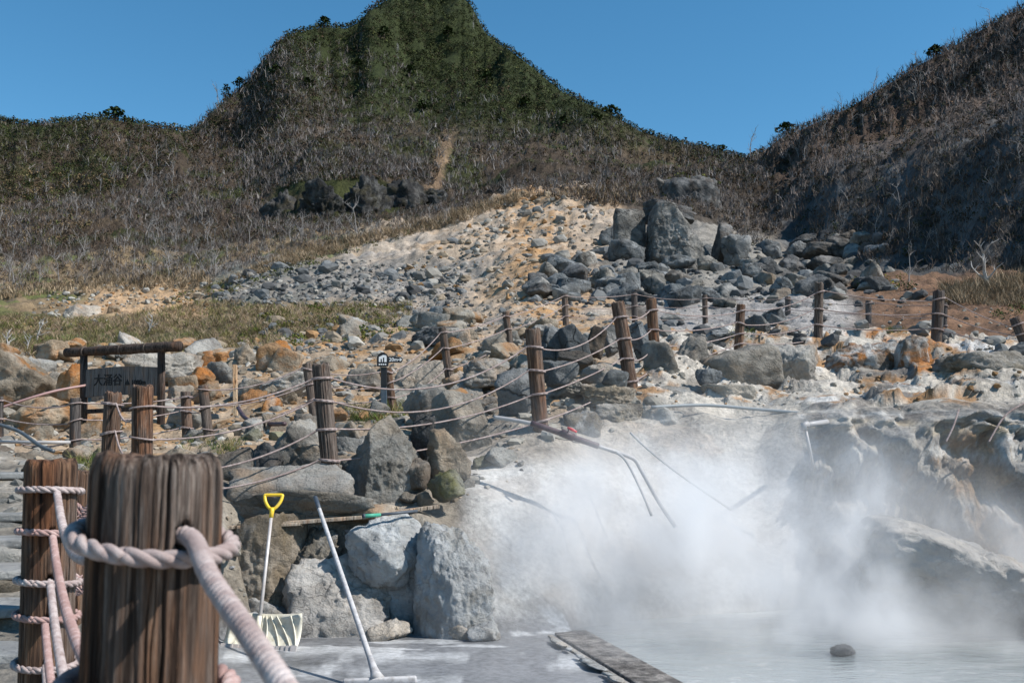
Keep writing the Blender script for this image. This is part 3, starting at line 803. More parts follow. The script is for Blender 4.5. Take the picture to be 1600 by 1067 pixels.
boulder((348, 764, 594, 816), 'tangrey', 'low layered slab lying under the long flat boulder', y=9.6, seed=74, depth=.4, planes=6, k=16, fine=.04)
boulder((664, 668, 737, 742), 'tangrey', 'knobbly grey rock right behind the pointed boulder', y=10.4, seed=81, depth=.9, fine=.07)
boulder((664, 733, 727, 780), 'moss', 'mossy olive speckled rock at the foot of the pointed boulder', y=9.9, seed=92)
boulder((420, 652, 503, 738), 'tangrey', 'upright pitted grey rock left of the split fence post', y=10.6, seed=96, k=22, fine=.05)
boulder((455, 645, 502, 700), 'grey', 'rounded grey rock leaning behind the upright pitted rock', y=10.9, seed=97)
boulder((338, 698, 400, 768), 'grey', 'squat dark grey boulder above the left end of the flat boulder', y=10.1, seed=103)
boulder((388, 690, 440, 745), 'dark', 'dark cracked rock between two grey boulders left of the post', y=10.4, seed=104)
boulder((640, 645, 680, 712), 'dark', 'dark shaded rock wedged behind the pointed boulder', y=10.9, seed=105)
boulder((625, 715, 672, 760), 'grey', 'small grey rock wedged beside the pointed boulder', y=10.2, seed=106)
# the retaining wall of rocks at the mud channel
boulder((330, 802, 470, 955), 'wall', 'large brown grey block in the rock wall behind the shovel', y=9.35, seed=111, depth=.6, planes=4, k=22, lump=.06, extra=[(-.2, -.9, .1, .6), (.8, -.5, .1, .7)])
boulder((445, 826, 540, 915), 'wall', 'crumbly yellowish brown rock between shovel and squeegee handles', y=9.45, seed=122, depth=.7, fine=.1)
boulder((436, 872, 608, 1012), 'mud', 'wide grey mud caked rock behind the squeegee handle', y=9.15, seed=133, depth=.6, planes=7, k=12, fine=.07, extra=[(.25, -.6, .75, .5)])
boulder((534, 804, 668, 918), 'mud', 'rounded brown stained boulder at the top of the rock wall', y=9.25, seed=144, depth=.8, k=12, fine=.04, extra=[(.3, -.55, .78, .6)])
boulder((640, 820, 772, 992), 'mud', 'big pale grey block at the corner of the steaming slope', y=9.05, seed=155, depth=.8, planes=7, k=9, lump=.1, fine=.045, sub=6, extra=[(-.6, -.75, .15, .75), (.35, -.62, .7, .62), (.3, -.2, .9, .74)])
boulder((584, 872, 676, 985), 'mud', 'dark recessed rock under the rounded boulder', y=9.4, seed=166, depth=.6, fine=.08)
boulder((572, 968, 642, 1010), 'mud', 'small pale rounded stone on the mud beside the squeegee handle', y=8.9, seed=177, sub=4)
boulder((690, 975, 742, 1007), 'mud', 'small mud coated stone under the corner block', y=8.95, seed=178, sub=4)
boulder((728, 972, 783, 1014), 'mud', 'small rounded stone at the lower tip of the corner block', y=8.85, seed=179, sub=4)
boulder((360, 930, 455, 1000), 'mud', 'grey stone half hidden behind the shovel blade', y=9.2, seed=181, sub=4)
boulder((525, 788, 620, 822), 'pale', 'pale flat stone lying by the planks on the ledge', y=9.55, seed=182, sub=4)
# left side
boulder((-40, 546, 92, 645), 'tan', 'large tan boulder with a shaded underside at the left edge of the photo', y=19, seed=201, depth=.8, planes=6, k=14)
boulder((-30, 618, 135, 695), 'tan', 'very broad tan boulder behind the dark wire fence on the left', y=15.8, seed=202, depth=.6, k=12)
boulder((84, 566, 132, 640), 'orange', 'pinkish tan leaning rock left of the carved wooden sign', y=18.2, seed=203)
boulder((-30, 694, 24, 752), 'grey', 'grey rock at the left edge above the stone steps', y=11.2, seed=204)
boulder((12, 702, 112, 768), 'tangrey', 'broad grey boulder at the head of the stone steps', y=11, seed=205, depth=.7)
boulder((92, 694, 150, 740), 'tan', 'tan rock with grass beside it under the wooden sign', y=11.6, seed=206)
boulder((138, 700, 172, 738), 'moss', 'small dark mossy rock behind the thin post', y=11.4, seed=207)
boulder((196, 548, 306, 604), 'pale', 'pale tan slab behind the right side of the wooden sign', y=21.5, seed=208, planes=6, k=24)
boulder((140, 575, 205, 640), 'pale', 'pale rock seen under the sign crossbar', y=20.2, seed=209)
boulder((288, 572, 332, 604), 'orange', 'rust stained rounded rock right of the wooden sign', y=20, seed=210)
boulder((322, 565, 366, 600), 'grey', 'grey tilted slab left of the pale wooden stake', y=20.5, seed=211, k=26)
boulder((296, 592, 342, 630), 'tan', 'sunlit tan boulder right of the sign posts', y=18.2, seed=212)
boulder((256, 600, 300, 640), 'pale', 'pale wedge rock beside the right sign post', y=18.2, seed=213)
# middle belt
boulder((398, 528, 458, 578), 'orange', 'big orange stained boulder above the brown fence posts', y=22, seed=221, k=20)
boulder((403, 580, 484, 626), 'pale', 'long pale grey boulder left of the leaning pair of posts', y=17.2, seed=222, k=20)
boulder((410, 606, 462, 644), 'tan', 'rounded tan boulder right of the wooden stake', y=16.2, seed=223)
boulder((378, 606, 415, 636), 'orange', 'brown stained round rock beside the wooden stake', y=16.6, seed=224)
boulder((612, 560, 700, 640), 'pale', 'large pale rock standing behind the small black direction sign', y=17, seed=225, k=20)
boulder((625, 596, 712, 662), 'tangrey', 'broad grey boulder right of the small black direction sign', y=13.5, seed=226, k=18)
boulder((715, 556, 797, 602), 'pale', 'sunlit pale boulder left of the tall brown post', y=15.5, seed=227, k=20)
boulder((772, 572, 836, 656), 'bluegrey', 'large blue grey boulder in shade left of the tall brown post', y=12.6, seed=228, k=20)
boulder((655, 605, 700, 650), 'grey', 'grey rock under the rope left of the slanted slab', y=13, seed=229)
boulder((668, 476, 702, 512), 'bluegrey', 'dark rounded boulder standing out on the scree left of the back fence', y=31, seed=230)
boulder((690, 478, 756, 505), 'tan', 'long tan rock on the scree behind the leaning back fence post', y=28, seed=231)
boulder((640, 505, 720, 540), 'dark', 'dark shaded rock at the foot of the scree by the back fence post', y=24, seed=232, k=24)
UP = [((840, 506, 888, 566), 'bluegrey', 'leftmost upright block of the row behind the front fence'), ((873, 503, 928, 566), 'bluegrey', 'broad upright grey block second in the row behind the front fence'),
      ((914, 508, 950, 556), 'dark', 'narrow dark upright block third in the row behind the front fence'), ((938, 505, 970, 552), 'bluegrey', 'upright block touching the leaning fence post'),
      ((984, 500, 1018, 556), 'bluegrey', 'upright grey rock between the two close brown posts')]
for b, kd_, lb in UP:
    boulder(b, kd_, lb, y=15.6 + random.uniform(-.3, .5), k=26, planes=7, lump=.1, tilt=random.choice([-.3, .25, -.15, .2]), rot=random.uniform(-.5, .5), extra=[(.3, -.9, .3, .62), (-.8, -.4, .1, .65)], fine=.025)
boulder((1050, 518, 1112, 560), 'bluegrey', 'grey boulder behind the ropes right of the two close posts', y=17.5, seed=241)
boulder((1005, 530, 1066, 606), 'tangrey', 'tall rounded grey boulder right behind the brown post pair', y=14.4, seed=242)
boulder((1055, 520, 1110, 590), 'grey', 'steep grey boulder between the post pair and the large grey boulder', y=15, seed=243)
boulder((1088, 535, 1228, 606), 'tangrey', 'largest smooth grey boulder on the crusted ground right of the posts', y=14.6, seed=244, depth=.7, k=12, fine=.02)
boulder((1088, 575, 1130, 604), 'bluegrey', 'small grey rock at the lower left of the largest smooth boulder', y=13.9, seed=245)
boulder((1200, 532, 1290, 600), 'pale', 'pale crusted boulder right of the largest smooth boulder', y=15, seed=246, fine=.05)
boulder((1290, 528, 1440, 610), 'crustor', 'rust orange and white crusted mound under the right fence posts', y=15.6, seed=247, depth=.7, planes=4, k=6, fine=.09, sink=.5)
boulder((1405, 520, 1468, 590), 'crustor', 'bright orange faced rock left of the tallest right post', y=15.2, seed=248, fine=.06)
boulder((1490, 596, 1592, 632), 'grey', 'smooth grey pyramid shaped boulder at the right on the crust', y=12.9, seed=249, planes=3, k=26, extra=[(-.5, -.4, .8, .42), (.55, -.5, .7, .45)])
boulder((1470, 545, 1640, 605), 'wall', 'long brown crusted ridge rock at the right edge', y=14.2, seed=250, depth=.5, fine=.06)
for i, (b, kd_, lb) in enumerate([((850, 590, 935, 622), 'wall', 'brown stained crust rock under the leaning post'), ((905, 596, 1000, 640), 'wall', 'ochre crusted rock right of the leaning post'),
        ((880, 640, 945, 690), 'wall', 'crusted round rock beside the red valve handle'), ((930, 628, 1010, 672), 'wall', 'pale crusted hump above the hose'),
        ((990, 632, 1075, 690), 'pale', 'white crusted hump at the top of the steaming slope'), ((1000, 598, 1110, 636), 'wall', 'long tan crust ledge under the grey boulder'),
        ((1100, 598, 1180, 640), 'tan', 'brown rounded crust mound left of the ochre hollow'), ((800, 700, 880, 745), 'pale', 'pale smooth hump at the top of the white slope'),
        ((845, 560, 905, 600), 'bluegrey', 'round blue grey rock right of the tall brown post'), ((905, 565, 960, 600), 'pale', 'sunlit grey rock with a sloping face left of the leaning post'),
        ((940, 575, 985, 606), 'bluegrey', 'small shaded rock at the base of the leaning post'), ((870, 545, 930, 575), 'dark', 'flat dark slab lying in front of the upright blocks')]):
    boulder(b, kd_, lb, seed=300 + i, depth=.8, fine=.06 if kd_ == 'wall' else .035, sub=5, y=[13.2, 12.9, 12.3, 12.7, 12.7, 13.6, 13.6, 11.8, 12.9, 13.2, 12.8, 14.6][i])
boulder((1298, 1009, 1342, 1020), 'dark', 'small dark rock poking out of the milky pool', y=8.4, seed=331, sub=5, k=14, depth=.8, fine=.12, lump=.25, sink=.9)
# the great rock pile
boulder((1008, 312, 1116, 428), 'bluegrey', 'giant cracked blue grey rock crowning the boulder pile', y=47, seed=401, depth=.8, planes=14, k=70, lump=.03, fine=.03, sub=6, extra=[(-.25, -.95, .1, .55), (.8, -.2, .55, .62), (.65, -.7, .2, .66), (-.9, -.1, .1, .66)])
boulder((1004, 310, 1092, 348), 'dark', 'flat layered cap rock on top of the giant cracked rock', y=48.5, seed=402, depth=.8, k=30, fine=.05)
boulder((958, 322, 1012, 400), 'bluegrey', 'tall split rock pillar left of the giant cracked rock', y=47.5, seed=403, k=40, planes=6, lump=.05, extra=[(.5, -.85, .1, .6)])
boulder((950, 372, 1010, 412), 'bluegrey', 'blocky rock below the tall split pillar', y=46, seed=404, k=30)
boulder((930, 402, 1000, 450), 'bluegrey', 'large angular block at the left foot of the giant rock', y=44, seed=405, k=30)
boulder((985, 400, 1016, 455), 'dark', 'leaning dark slab below the giant rock', y=43.5, seed=406, k=30)
boulder((1015, 415, 1058, 450), 'bluegrey', 'square faced grey block in front of the giant rock', y=42, seed=407, k=40)
boulder((1030, 395, 1090, 425), 'bluegrey', 'broad slab wedged under the giant rock', y=45, seed=408, k=30)
boulder((865, 412, 912, 450), 'bluegrey', 'pale sided block at the left end of the boulder pile', y=41, seed=409, k=30)
boulder((1112, 342, 1150, 410), 'dark', 'leaning dark block right of the giant rock', y=47, seed=410, k=30)
boulder((1128, 362, 1176, 412), 'bluegrey', 'jagged grey rock at the right of the giant rock', y=46, seed=411, k=30)
boulder((1030, 272, 1128, 312), 'dark', 'rounded dark outcrop topped with yellow green moss on the far slope', y=82, seed=412, depth=.8, k=3.2, planes=0, lump=.12, sink=1.1)
boulder((1025, 276, 1050, 300), 'dark', 'small rock left of the mossy outcrop', y=82, seed=413)
for i_, (bx, lb) in enumerate([((396, 288, 470, 348), 'leftmost dark bluff of the crag on the mountain foot'), ((452, 274, 548, 350), 'tall dark bluff second from the left in the crag'),
        ((525, 266, 612, 346), 'widest dark bluff in the middle of the crag'), ((596, 270, 668, 332), 'dark bluff at the right part of the crag'), ((645, 286, 700, 322), 'small dark bluff at the right end of the crag by the bare path')]):
    boulder(bx, 'crag', lb, seed=430 + i_, depth=.8, k=30, planes=14, fine=.12, lump=.25, push=.5, name='crag', cat='crag', sink=.4, rot=.3 * i_)
boulder((80, 470, 150, 512), 'pale', 'pale grey pyramid shaped rock in the left grass', y=46, seed=421, planes=3, k=26, extra=[(.5, -.6, .62, .42), (-.6, -.6, .5, .46)])
boulder((165, 472, 188, 492), 'tan', 'small round rock on the orange soil patch', y=47, seed=422, sub=4)

# --- rocks by the heap: sizes in photograph pixels, the largest 150 or so become objects, the rest loose rubble
def inpoly(u, v, poly):
    c = False; j = len(poly) - 1
    for i in range(len(poly)):
        if (poly[i][1] > v) != (poly[j][1] > v) and u < (poly[j][0] - poly[i][0]) * (v - poly[i][1]) / (poly[j][1] - poly[i][1]) + poly[i][0]:
            c = not c
        j = i
    return c
ZONES = [ # polygon, count, size range, power, kinds, group, label
 ([(0, 545), (330, 540), (600, 500), (880, 505), (850, 600), (640, 650), (300, 690), (0, 700)], 230, (15, 70), 2.1, ['tan', 'tan', 'pale', 'tangrey', 'orange', 'pale'], 'rocks of the tan belt behind the front fence', 'tan and grey rock lying loose in the rocky belt behind the front fence'),
 ([(300, 700), (420, 640), (560, 650), (700, 620), (800, 640), (800, 720), (680, 790), (350, 740)], 80, (18, 60), 1.6, ['tangrey', 'grey', 'tangrey', 'moss'], 'rocks round the foot of the front fence', 'grey rock lying among the boulders at the foot of the front fence'),
 ([(330, 450), (420, 415), (560, 410), (700, 440), (720, 470), (600, 470), (480, 450), (350, 480)], 90, (8, 30), 2.2, ['bluegrey', 'bluegrey', 'dark', 'grey'], 'rocks of the dark boulder field', 'dark blue grey rock in the boulder field below the grassy ridge'),
 ([(380, 560), (400, 500), (560, 510), (640, 500), (700, 520), (560, 545), (420, 540)], 40, (9, 40), 2, ['dark', 'bluegrey', 'grey', 'tan'], 'rocks in the dry grass', 'dark rock showing through the dry grass above the rocky belt'),
 ([(820, 470), (860, 410), (960, 380), (1180, 400), (1190, 450), (1130, 480), (1000, 470)], 130, (14, 62), 1.6, ['bluegrey', 'bluegrey', 'dark', 'bluegrey'], 'rocks of the pile round the giant rock', 'angular blue grey rock in the pile around the giant rock'),
 ([(1180, 450), (1200, 385), (1290, 365), (1370, 370), (1400, 410), (1390, 455), (1250, 460)], 60, (14, 60), 1.6, ['dark', 'dark', 'grey', 'bluegrey'], 'rocks of the dark pile below the shaded cliff', 'dark rock of the shaded heap below the right hand cliff'),
 ([(1180, 460), (1400, 440), (1480, 470), (1330, 480), (1180, 480)], 24, (14, 40), 1.8, ['grey', 'dark', 'grey'], 'rocks along the brown bank', 'rounded rock along the brown bank behind the back fence'),
 ([(1000, 520), (1040, 492), (1250, 500), (1420, 510), (1600, 530), (1600, 555), (1300, 535), (1120, 545)], 50, (14, 46), 1.8, ['grey', 'bluegrey', 'dark', 'bluegrey'], 'rocks lined up behind the right front fence', 'grey rock in the line of stones behind the right front fence'),
 ([(620, 470), (700, 380), (830, 300), (950, 330), (940, 390), (860, 430), (800, 500), (680, 520)], 90, (6, 30), 2.4, ['tan', 'pale', 'grey', 'tan', 'bluegrey'], 'rocks on the scree slope', 'loose rock lying on the tan scree slope'),
 ([(30, 500), (90, 455), (330, 440), (350, 470), (200, 480), (60, 510)], 60, (4, 18), 2.2, ['pale', 'tan', 'grey'], 'rocks on the left soil patch', 'pale rock scattered on the bare soil in the left grass'),
 ([(0, 640), (300, 650), (340, 700), (300, 730), (0, 745)], 30, (14, 44), 2, ['grey', 'tan', 'grey'], 'rocks below the wire fence', 'rock lying below the wire fence on the left'),
 ([(760, 640), (860, 600), (1010, 590), (1060, 640), (900, 690), (780, 700)], 50, (10, 36), 2, ['wall', 'pale', 'wall'], 'crusted rocks above the white slope', 'pale crusted rock at the top of the steaming white slope'),
 ([(350, 800), (640, 800), (640, 990), (350, 990)], 26, (14, 40), 2, ['wall', 'mud'], 'filler stones of the rock wall', 'small stone filling a gap in the muddy rock wall'),
 ([(0, 720), (340, 720), (340, 800), (0, 800)], 22, (14, 40), 2, ['grey', 'tan'], 'rocks beside the steps', 'grey rock beside the stone steps behind the rope posts'),
]
cand = []
for zi, (poly, n, (s0, s1), pw, kinds, grp, lab) in enumerate(ZONES):
    a = np.array(poly); k = 0; tries = 0
    while k < n and tries < 60 * n:
        tries += 1
        u = random.uniform(a[:, 0].min(), a[:, 0].max()); v = random.uniform(a[:, 1].min(), a[:, 1].max())
        if not inpoly(u, v, poly): continue
        s = s0 + (s1 - s0) * random.random() ** pw
        cand.append((s, zi, u, v, random.choice(kinds))); k += 1
cand.sort(key=lambda c: -c[0])
NOBJ = 225
RUB_V, RUB_F, RUB_C = [], [], []
KCOL = {'tan': (.40, .33, .25), 'pale': (.44, .42, .38), 'grey': (.27, .26, .24), 'bluegrey': (.2, .208, .212), 'dark': (.11, .112, .115), 'orange': (.4, .24, .12), 'wall': (.32, .3, .26), 'tangrey': (.32, .3, .27), 'moss': (.22, .21, .14), 'mud': (.4, .4, .41)}
rub_base = [rock_shape(900 + i, 1, 6, 70, .03, .01) for i in range(12)]
rub_base0 = [rock_shape(950 + i, 2, 8, 70, .03, .02) for i in range(10)]
def add_rubble(p, s, col, base, nv):
    V, Fc = base
    a, b = random.uniform(0, 6.28), random.uniform(-.4, .4)
    R = np.array(Matrix.Rotation(a, 3, 'Z') @ Matrix.Rotation(b, 3, 'X'))
    W = (V * np.array([s, s * random.uniform(.7, 1), s * random.uniform(.5, .85)])) @ R.T + np.array(p)
    RUB_F.append(Fc + nv); RUB_V.append(W); RUB_C.append(np.repeat(np.array(col)[None], len(V), 0))
    return nv + len(V)
nv = 0
P_ = hits(np.array([c[2] for c in cand]), np.array([c[3] for c in cand]))
nb = 0
for c, p in zip(cand, P_):
    s, zi, u, v, kind = c
    if p[1] != p[1]: continue
    w = s / F * p[1]
    if nb < NOBJ:
        me = shared_rock(kind, random.randrange(7), 4 if s > 24 else 3)
        o = bpy.data.objects.new('boulder', me); C.objects.link(o)
        o.scale = (w, w * random.uniform(.7, 1), w * random.uniform(.55, .9))
        o.rotation_euler = (random.uniform(-.35, .35), random.uniform(-.35, .35), random.uniform(0, 6.28))
        o.location = Vector(p) + Vector((0, 0, w * .06))
        tag(o, ZONES[zi][6], 'rock', ZONES[zi][5]); nb += 1
    else:
        j = np.array(KCOL[kind]) * random.uniform(.7, 1.25)
        nv = add_rubble(p + np.array([0, 0, w * .05]), w, j, random.choice(rub_base0), nv)
# small rubble everywhere the ground is stony
RZ = [([(0, 545), (330, 540), (640, 500), (880, 480), (1000, 500), (880, 640), (640, 690), (300, 700), (0, 720)], 2600, (3, 16), 2.3, ['tan', 'pale', 'tan', 'grey', 'orange', 'pale', 'tangrey']),
      ([(620, 500), (560, 470), (690, 380), (820, 300), (960, 320), (950, 400), (860, 440), (860, 510), (700, 540)], 1000, (2.5, 15), 3.0, ['tan', 'pale', 'tangrey', 'tan', 'pale', 'tan', 'grey', 'orange']),
      ([(330, 480), (350, 440), (420, 410), (560, 405), (720, 430), (740, 480), (600, 480)], 1100, (2.5, 12), 2.2, ['bluegrey', 'bluegrey', 'grey', 'pale', 'dark']),
      ([(820, 480), (850, 410), (960, 370), (1190, 390), (1200, 470), (1000, 480)], 500, (4, 15), 2, ['bluegrey', 'dark', 'grey']),
      ([(990, 520), (1030, 450), (1330, 440), (1600, 450), (1600, 550), (1000, 530)], 420, (2, 9), 2.8, ['grey', 'pale', 'pale', 'tan']),
      ([(20, 510), (90, 450), (340, 435), (350, 480), (60, 520)], 450, (2, 9), 2.2, ['pale', 'tan', 'grey', 'orange']),
      ([(400, 560), (400, 490), (640, 490), (640, 540)], 200, (3, 14), 2, ['dark', 'bluegrey', 'grey']),
      ([(350, 640), (800, 620), (830, 740), (680, 800), (350, 820)], 300, (3, 12), 2, ['grey', 'tan', 'pale']),
      ([(960, 540), (1600, 540), (1600, 640), (960, 640)], 260, (3, 12), 2.2, ['pale', 'wall', 'tan', 'orange']),
      ([(350, 820), (650, 820), (650, 985), (350, 985)], 260, (3, 12), 2, ['wall', 'mud', 'wall'])]
for poly, n, (s0, s1), pw, kinds in RZ:
    a = np.array(poly); pts = []
    while len(pts) < n:
        u = random.uniform(a[:, 0].min(), a[:, 0].max()); v = random.uniform(a[:, 1].min(), a[:, 1].max())
        if inpoly(u, v, poly): pts.append((u, v))
    pts = np.array(pts); hp = hits(pts[:, 0], pts[:, 1])
    for p in hp:
        if p[1] != p[1]: continue
        w = (s0 + (s1 - s0) * random.random() ** pw) / F * p[1]
        j = np.array(KCOL[random.choice(kinds)]) * random.uniform(.65, 1.25)
        nv = add_rubble(p + np.array([0, 0, w * .03]), w, j, random.choice(rub_base), nv)
me = mesh_np('rubble', np.vstack(RUB_V), np.vstack(RUB_F), False, np.vstack(RUB_C))
tag(link('rubble', me, M['rubble']), 'loose small stones and rubble strewn over the slopes', None, None, 'stuff')

# ------------------------------------------------------------------ posts
def post_mesh(name, h, r, seg, rings, seed, mat, holes=(), groove=.08, taper=0.0, topround=.35, chew=0.0, ncrack=26):
    s = seed * 3.1
    zz = np.r_[np.linspace(0, h - r * topround, rings), h - r * topround + r * topround * np.sin(np.linspace(.15, 1, 6) * math.pi / 2)]
    a = np.linspace(0, 2 * math.pi, seg, endpoint=False)
    Zg, Ag = np.meshgrid(zz, a, indexing='ij')
    k = np.clip((Zg - (h - r * topround)) / (r * topround), 0, 1)
    R = r * (1 - taper * Zg / h) * (1 - .16 * (1 - np.sqrt(np.maximum(1 - k ** 2 * .98, 0))))
    ca, sa = np.sin(Ag), -np.cos(Ag)
    g = fbm(ca * 7 + s, sa * 7, Zg * .55 / max(r, .05) * .1 + s, 4, .6)
    low = perlin(ca * 1.3 + s, sa * 1.3, Zg * 1.2 + s)
    cr_ = np.random.default_rng(seed); crack = np.zeros_like(R)
    for _ in range(ncrack):
        a_i = cr_.uniform(0, 6.283); w = cr_.uniform(.006, .014) if _ > 13 else cr_.uniform(.012, .024); z0 = cr_.uniform(-.3, 1) * h; L = cr_.uniform(.2, 1.0) * h
        dp = cr_.uniform(.1, .4) if _ > 13 else cr_.uniform(.6, 1.0)
        wob = .10 * perlin(Zg * 2.3 + a_i * 9, 0 * Zg, 0 * Zg + a_i) + .03 * perlin(Zg * 14 + a_i * 5, 0 * Zg + 3, 0 * Zg)
        da = (Ag - a_i - wob + math.pi) % (2 * math.pi) - math.pi
        zm = smooth(z0, z0 + .12, Zg) * (1 - smooth(z0 + L, z0 + L + .12, Zg)) if z0 + L < h * .97 else smooth(z0, z0 + .12, Zg)
        crack = np.maximum(crack, dp * zm * np.exp(-(da / w) ** 2))
    fine_ = fbm(ca * 22 + s, sa * 22, Zg * 2.2, 3, .6)
    R = R * (1 + groove * .15 * g + groove * .12 * fine_ + .05 * low) - crack * r * groove * 2.4 * (.8 - .55 * k)
    for (ha, hz, hr, dep) in holes:
        da = (Ag - ha + math.pi) % (2 * math.pi) - math.pi
        d = np.sqrt((da * r) ** 2 + (Zg - hz) ** 2) / hr
        R = R - dep * (1 - smooth(.7, 1.0, d))
    Zt = Zg + k * (chew * r * fbm(ca * 2 + s, sa * 2, 0 * ca, 3))
    V = np.stack([ca * R, sa * R, Zt], -1).reshape(-1, 3)
    n = len(zz)
    i = np.arange(n - 1)[:, None] * seg; j = np.arange(seg)[None]; j2 = (j + 1) % seg
    Fq = np.stack([i + j, i + j2, i + seg + j2, i + seg + j], -1).reshape(-1, 4)
    # cap: rings inwards
    caps = []; last = (n - 1) * seg; base = len(V); rv = V[last:last + seg]
    cen = np.array([0, 0, h + .0])
    extra = []
    for q, f in enumerate((.75, .5, .25, .03)):
        rr = rv * f; rr[:, 2] = rv[:, 2].mean() * (1 - f) + rv[:, 2] * f + r * .03 * fbm(rr[:, 0] / r * 5 + s, rr[:, 1] / r * 5, 0 * rr[:, 0], 3) - r * .02
        extra.append(rr)
        cur = base + q * seg; prev = last if q == 0 else base + (q - 1) * seg
        jj = np.arange(seg); jk = (jj + 1) % seg
        caps.append(np.stack([prev + jj, prev + jk, cur + jk, cur + jj], -1))
    V = np.vstack([V] + extra); Fq = np.vstack([Fq] + caps)
    me = mesh_np(name, V, Fq, True); me.materials.append(mat)
    return me

class Post: pass
def post(top, base, y, rpx=None, r=None, mat='post', label='', group=None, seed=1, seg=28, rings=24, deep=.35, name='fence_post', yt=None, chew=.35, groove=.08):
    p = Post()
    T = P(top[0], top[1], yt or y); B = P(base[0], base[1], y)
    p.r = r if r else rpx / 2 / F * y
    ax = (T - B).normalized()
    gz = float(H(B.x, B.y)[0])
    B2 = B - ax * (max(0, B.z - gz) + deep)
    h = (T - B2).length
    me = post_mesh(name, h, p.r, seg, rings, seed, M[mat], groove=groove, taper=.03, chew=chew)
    o = link(name, me); o.location = B2
    o.rotation_mode = 'QUATERNION'; o.rotation_quaternion = Vector((0, 0, 1)).rotation_difference(ax)
    tag(o, label, 'fence post', group)
    p.o = o; p.T = T; p.B = B; p.ax = ax; p.h = (T - B).length
    p.at = lambda f: p.B + p.ax * (p.h * f)
    return p

# ropes made of three laid strands (near) or one twisted tube (farther)
def rope3_mb(pts, R, pitch, per=11, n=7):
    pts = resample(pts, pitch / per)
    T, N, B = frames(pts)
    d = np.r_[0, np.cumsum(np.linalg.norm(np.diff(pts, axis=0), axis=1))]
    m = MB()
    for k in range(3):
        a = 2 * math.pi * d / pitch + k * 2 * math.pi / 3
        q = pts + (np.cos(a)[:, None] * N + np.sin(a)[:, None] * B) * R * .5
        m.tube(q, R * .56, n)
    return m

def sagline(a, b, sag, n=14):
    return [a.lerp(b, i / n) - Vector((0, 0, sag * 4 * (i / n) * (1 - i / n))) for i in range(n + 1)]

def run_rope(posts, fracs, sags, R, name, label, cat, group, mat='ropefar', lead=None, tail=None, n=6):
    """one rope laid round every post in turn"""
    path = []
    cs = [p.at(f) for p, f in zip(posts, fracs)]
    for i, p in enumerate(posts):
        c = cs[i]
        din = (c - cs[i - 1]) if i > 0 else (cs[1] - c)
        dout = (cs[i + 1] - c) if i < len(posts) - 1 else din
        rr = p.r * 1.06 + R
        a0 = math.atan2(-din.y, -din.x); a1 = math.atan2(dout.y, dout.x)
        while a1 < a0 + math.pi * 1.2: a1 += 2 * math.pi
        tilt = random.uniform(-.03, .03)
        ring = []
        m = 16
        for k in range(m + 1):
            a = a0 + (a1 - a0) * k / m
            ring.append(c + Vector((math.cos(a) * rr, math.sin(a) * rr, tilt * math.cos(a) - (p.ax.x * math.cos(a) * rr) * .6 + (k / m - .5) * R * 1.5)))
        if i > 0:
            s = sagline(path[-1], ring[0], sags[i - 1])
            path += s[1:-1]
        elif lead is not None: path += lead(ring[0])
        path += ring
    if tail is not None: path += tail(path[-1])
    m = MB(); m.tube(path, R, n)
    o = m.build(name, M[mat], None, True)
    return tag(o, label, cat, group)

G1 = 'posts of the front rope fence'
pf = {}
pf['a'] = post((177, 614), (171, 740), 9.6, r=.084, label='brown split post left of the two standing before the wooden sign', group=G1, seed=21, seg=96, rings=40)
pf['b'] = post((223, 603), (222, 775), 9.0, r=.094, label='thicker brown post with rope round its top before the wooden sign', group=G1, seed=22, seg=96, rings=40)
pf[1] = post((501, 570), (516, 733), 10.0, r=.088, label='split grey brown post right beside the huge pointed boulder', group=G1, seed=23, mat='postgrey', seg=96, rings=40, groove=.12)
pf[2] = post((832, 515), (845, 668), 11.9, r=.096, label='tall leaning brown post above the pipe with the red valve', group=G1, seed=24, seg=80, rings=36)
pf[3] = post((965, 473), (986, 605), 13.6, r=.095, label='brown post leaning left, next but one right of the pipe post', group=G1, seed=25, seg=72, rings=30)
pf[4] = post((1017, 467), (1026, 584), 14.8, r=.082, label='reddish brown post close to the right of the leaning post', group=G1, seed=26, seg=72, rings=30)
pf[5] = post((1158, 476), (1154, 542), 16.5, r=.075, label='short light brown post behind the largest smooth boulder', group=G1, seed=27)
pf[6] = post((1280, 442), (1278, 537), 17.5, r=.079, label='tall grey brown post in front of the gravel flat', group=G1, seed=28, mat='postgrey')
pf[7] = post((1467, 455), (1463, 547), 17.5, r=.1, label='thickest dark post at the right above the orange rock', group=G1, seed=29, mat='postdark')
pf[8] = post((1585, 497), (1606, 548), 17.0, r=.085, label='dark stump leaning left at the right edge', group=G1, seed=30, mat='postdark')
G2 = 'posts of the back rope fence'
pb = []
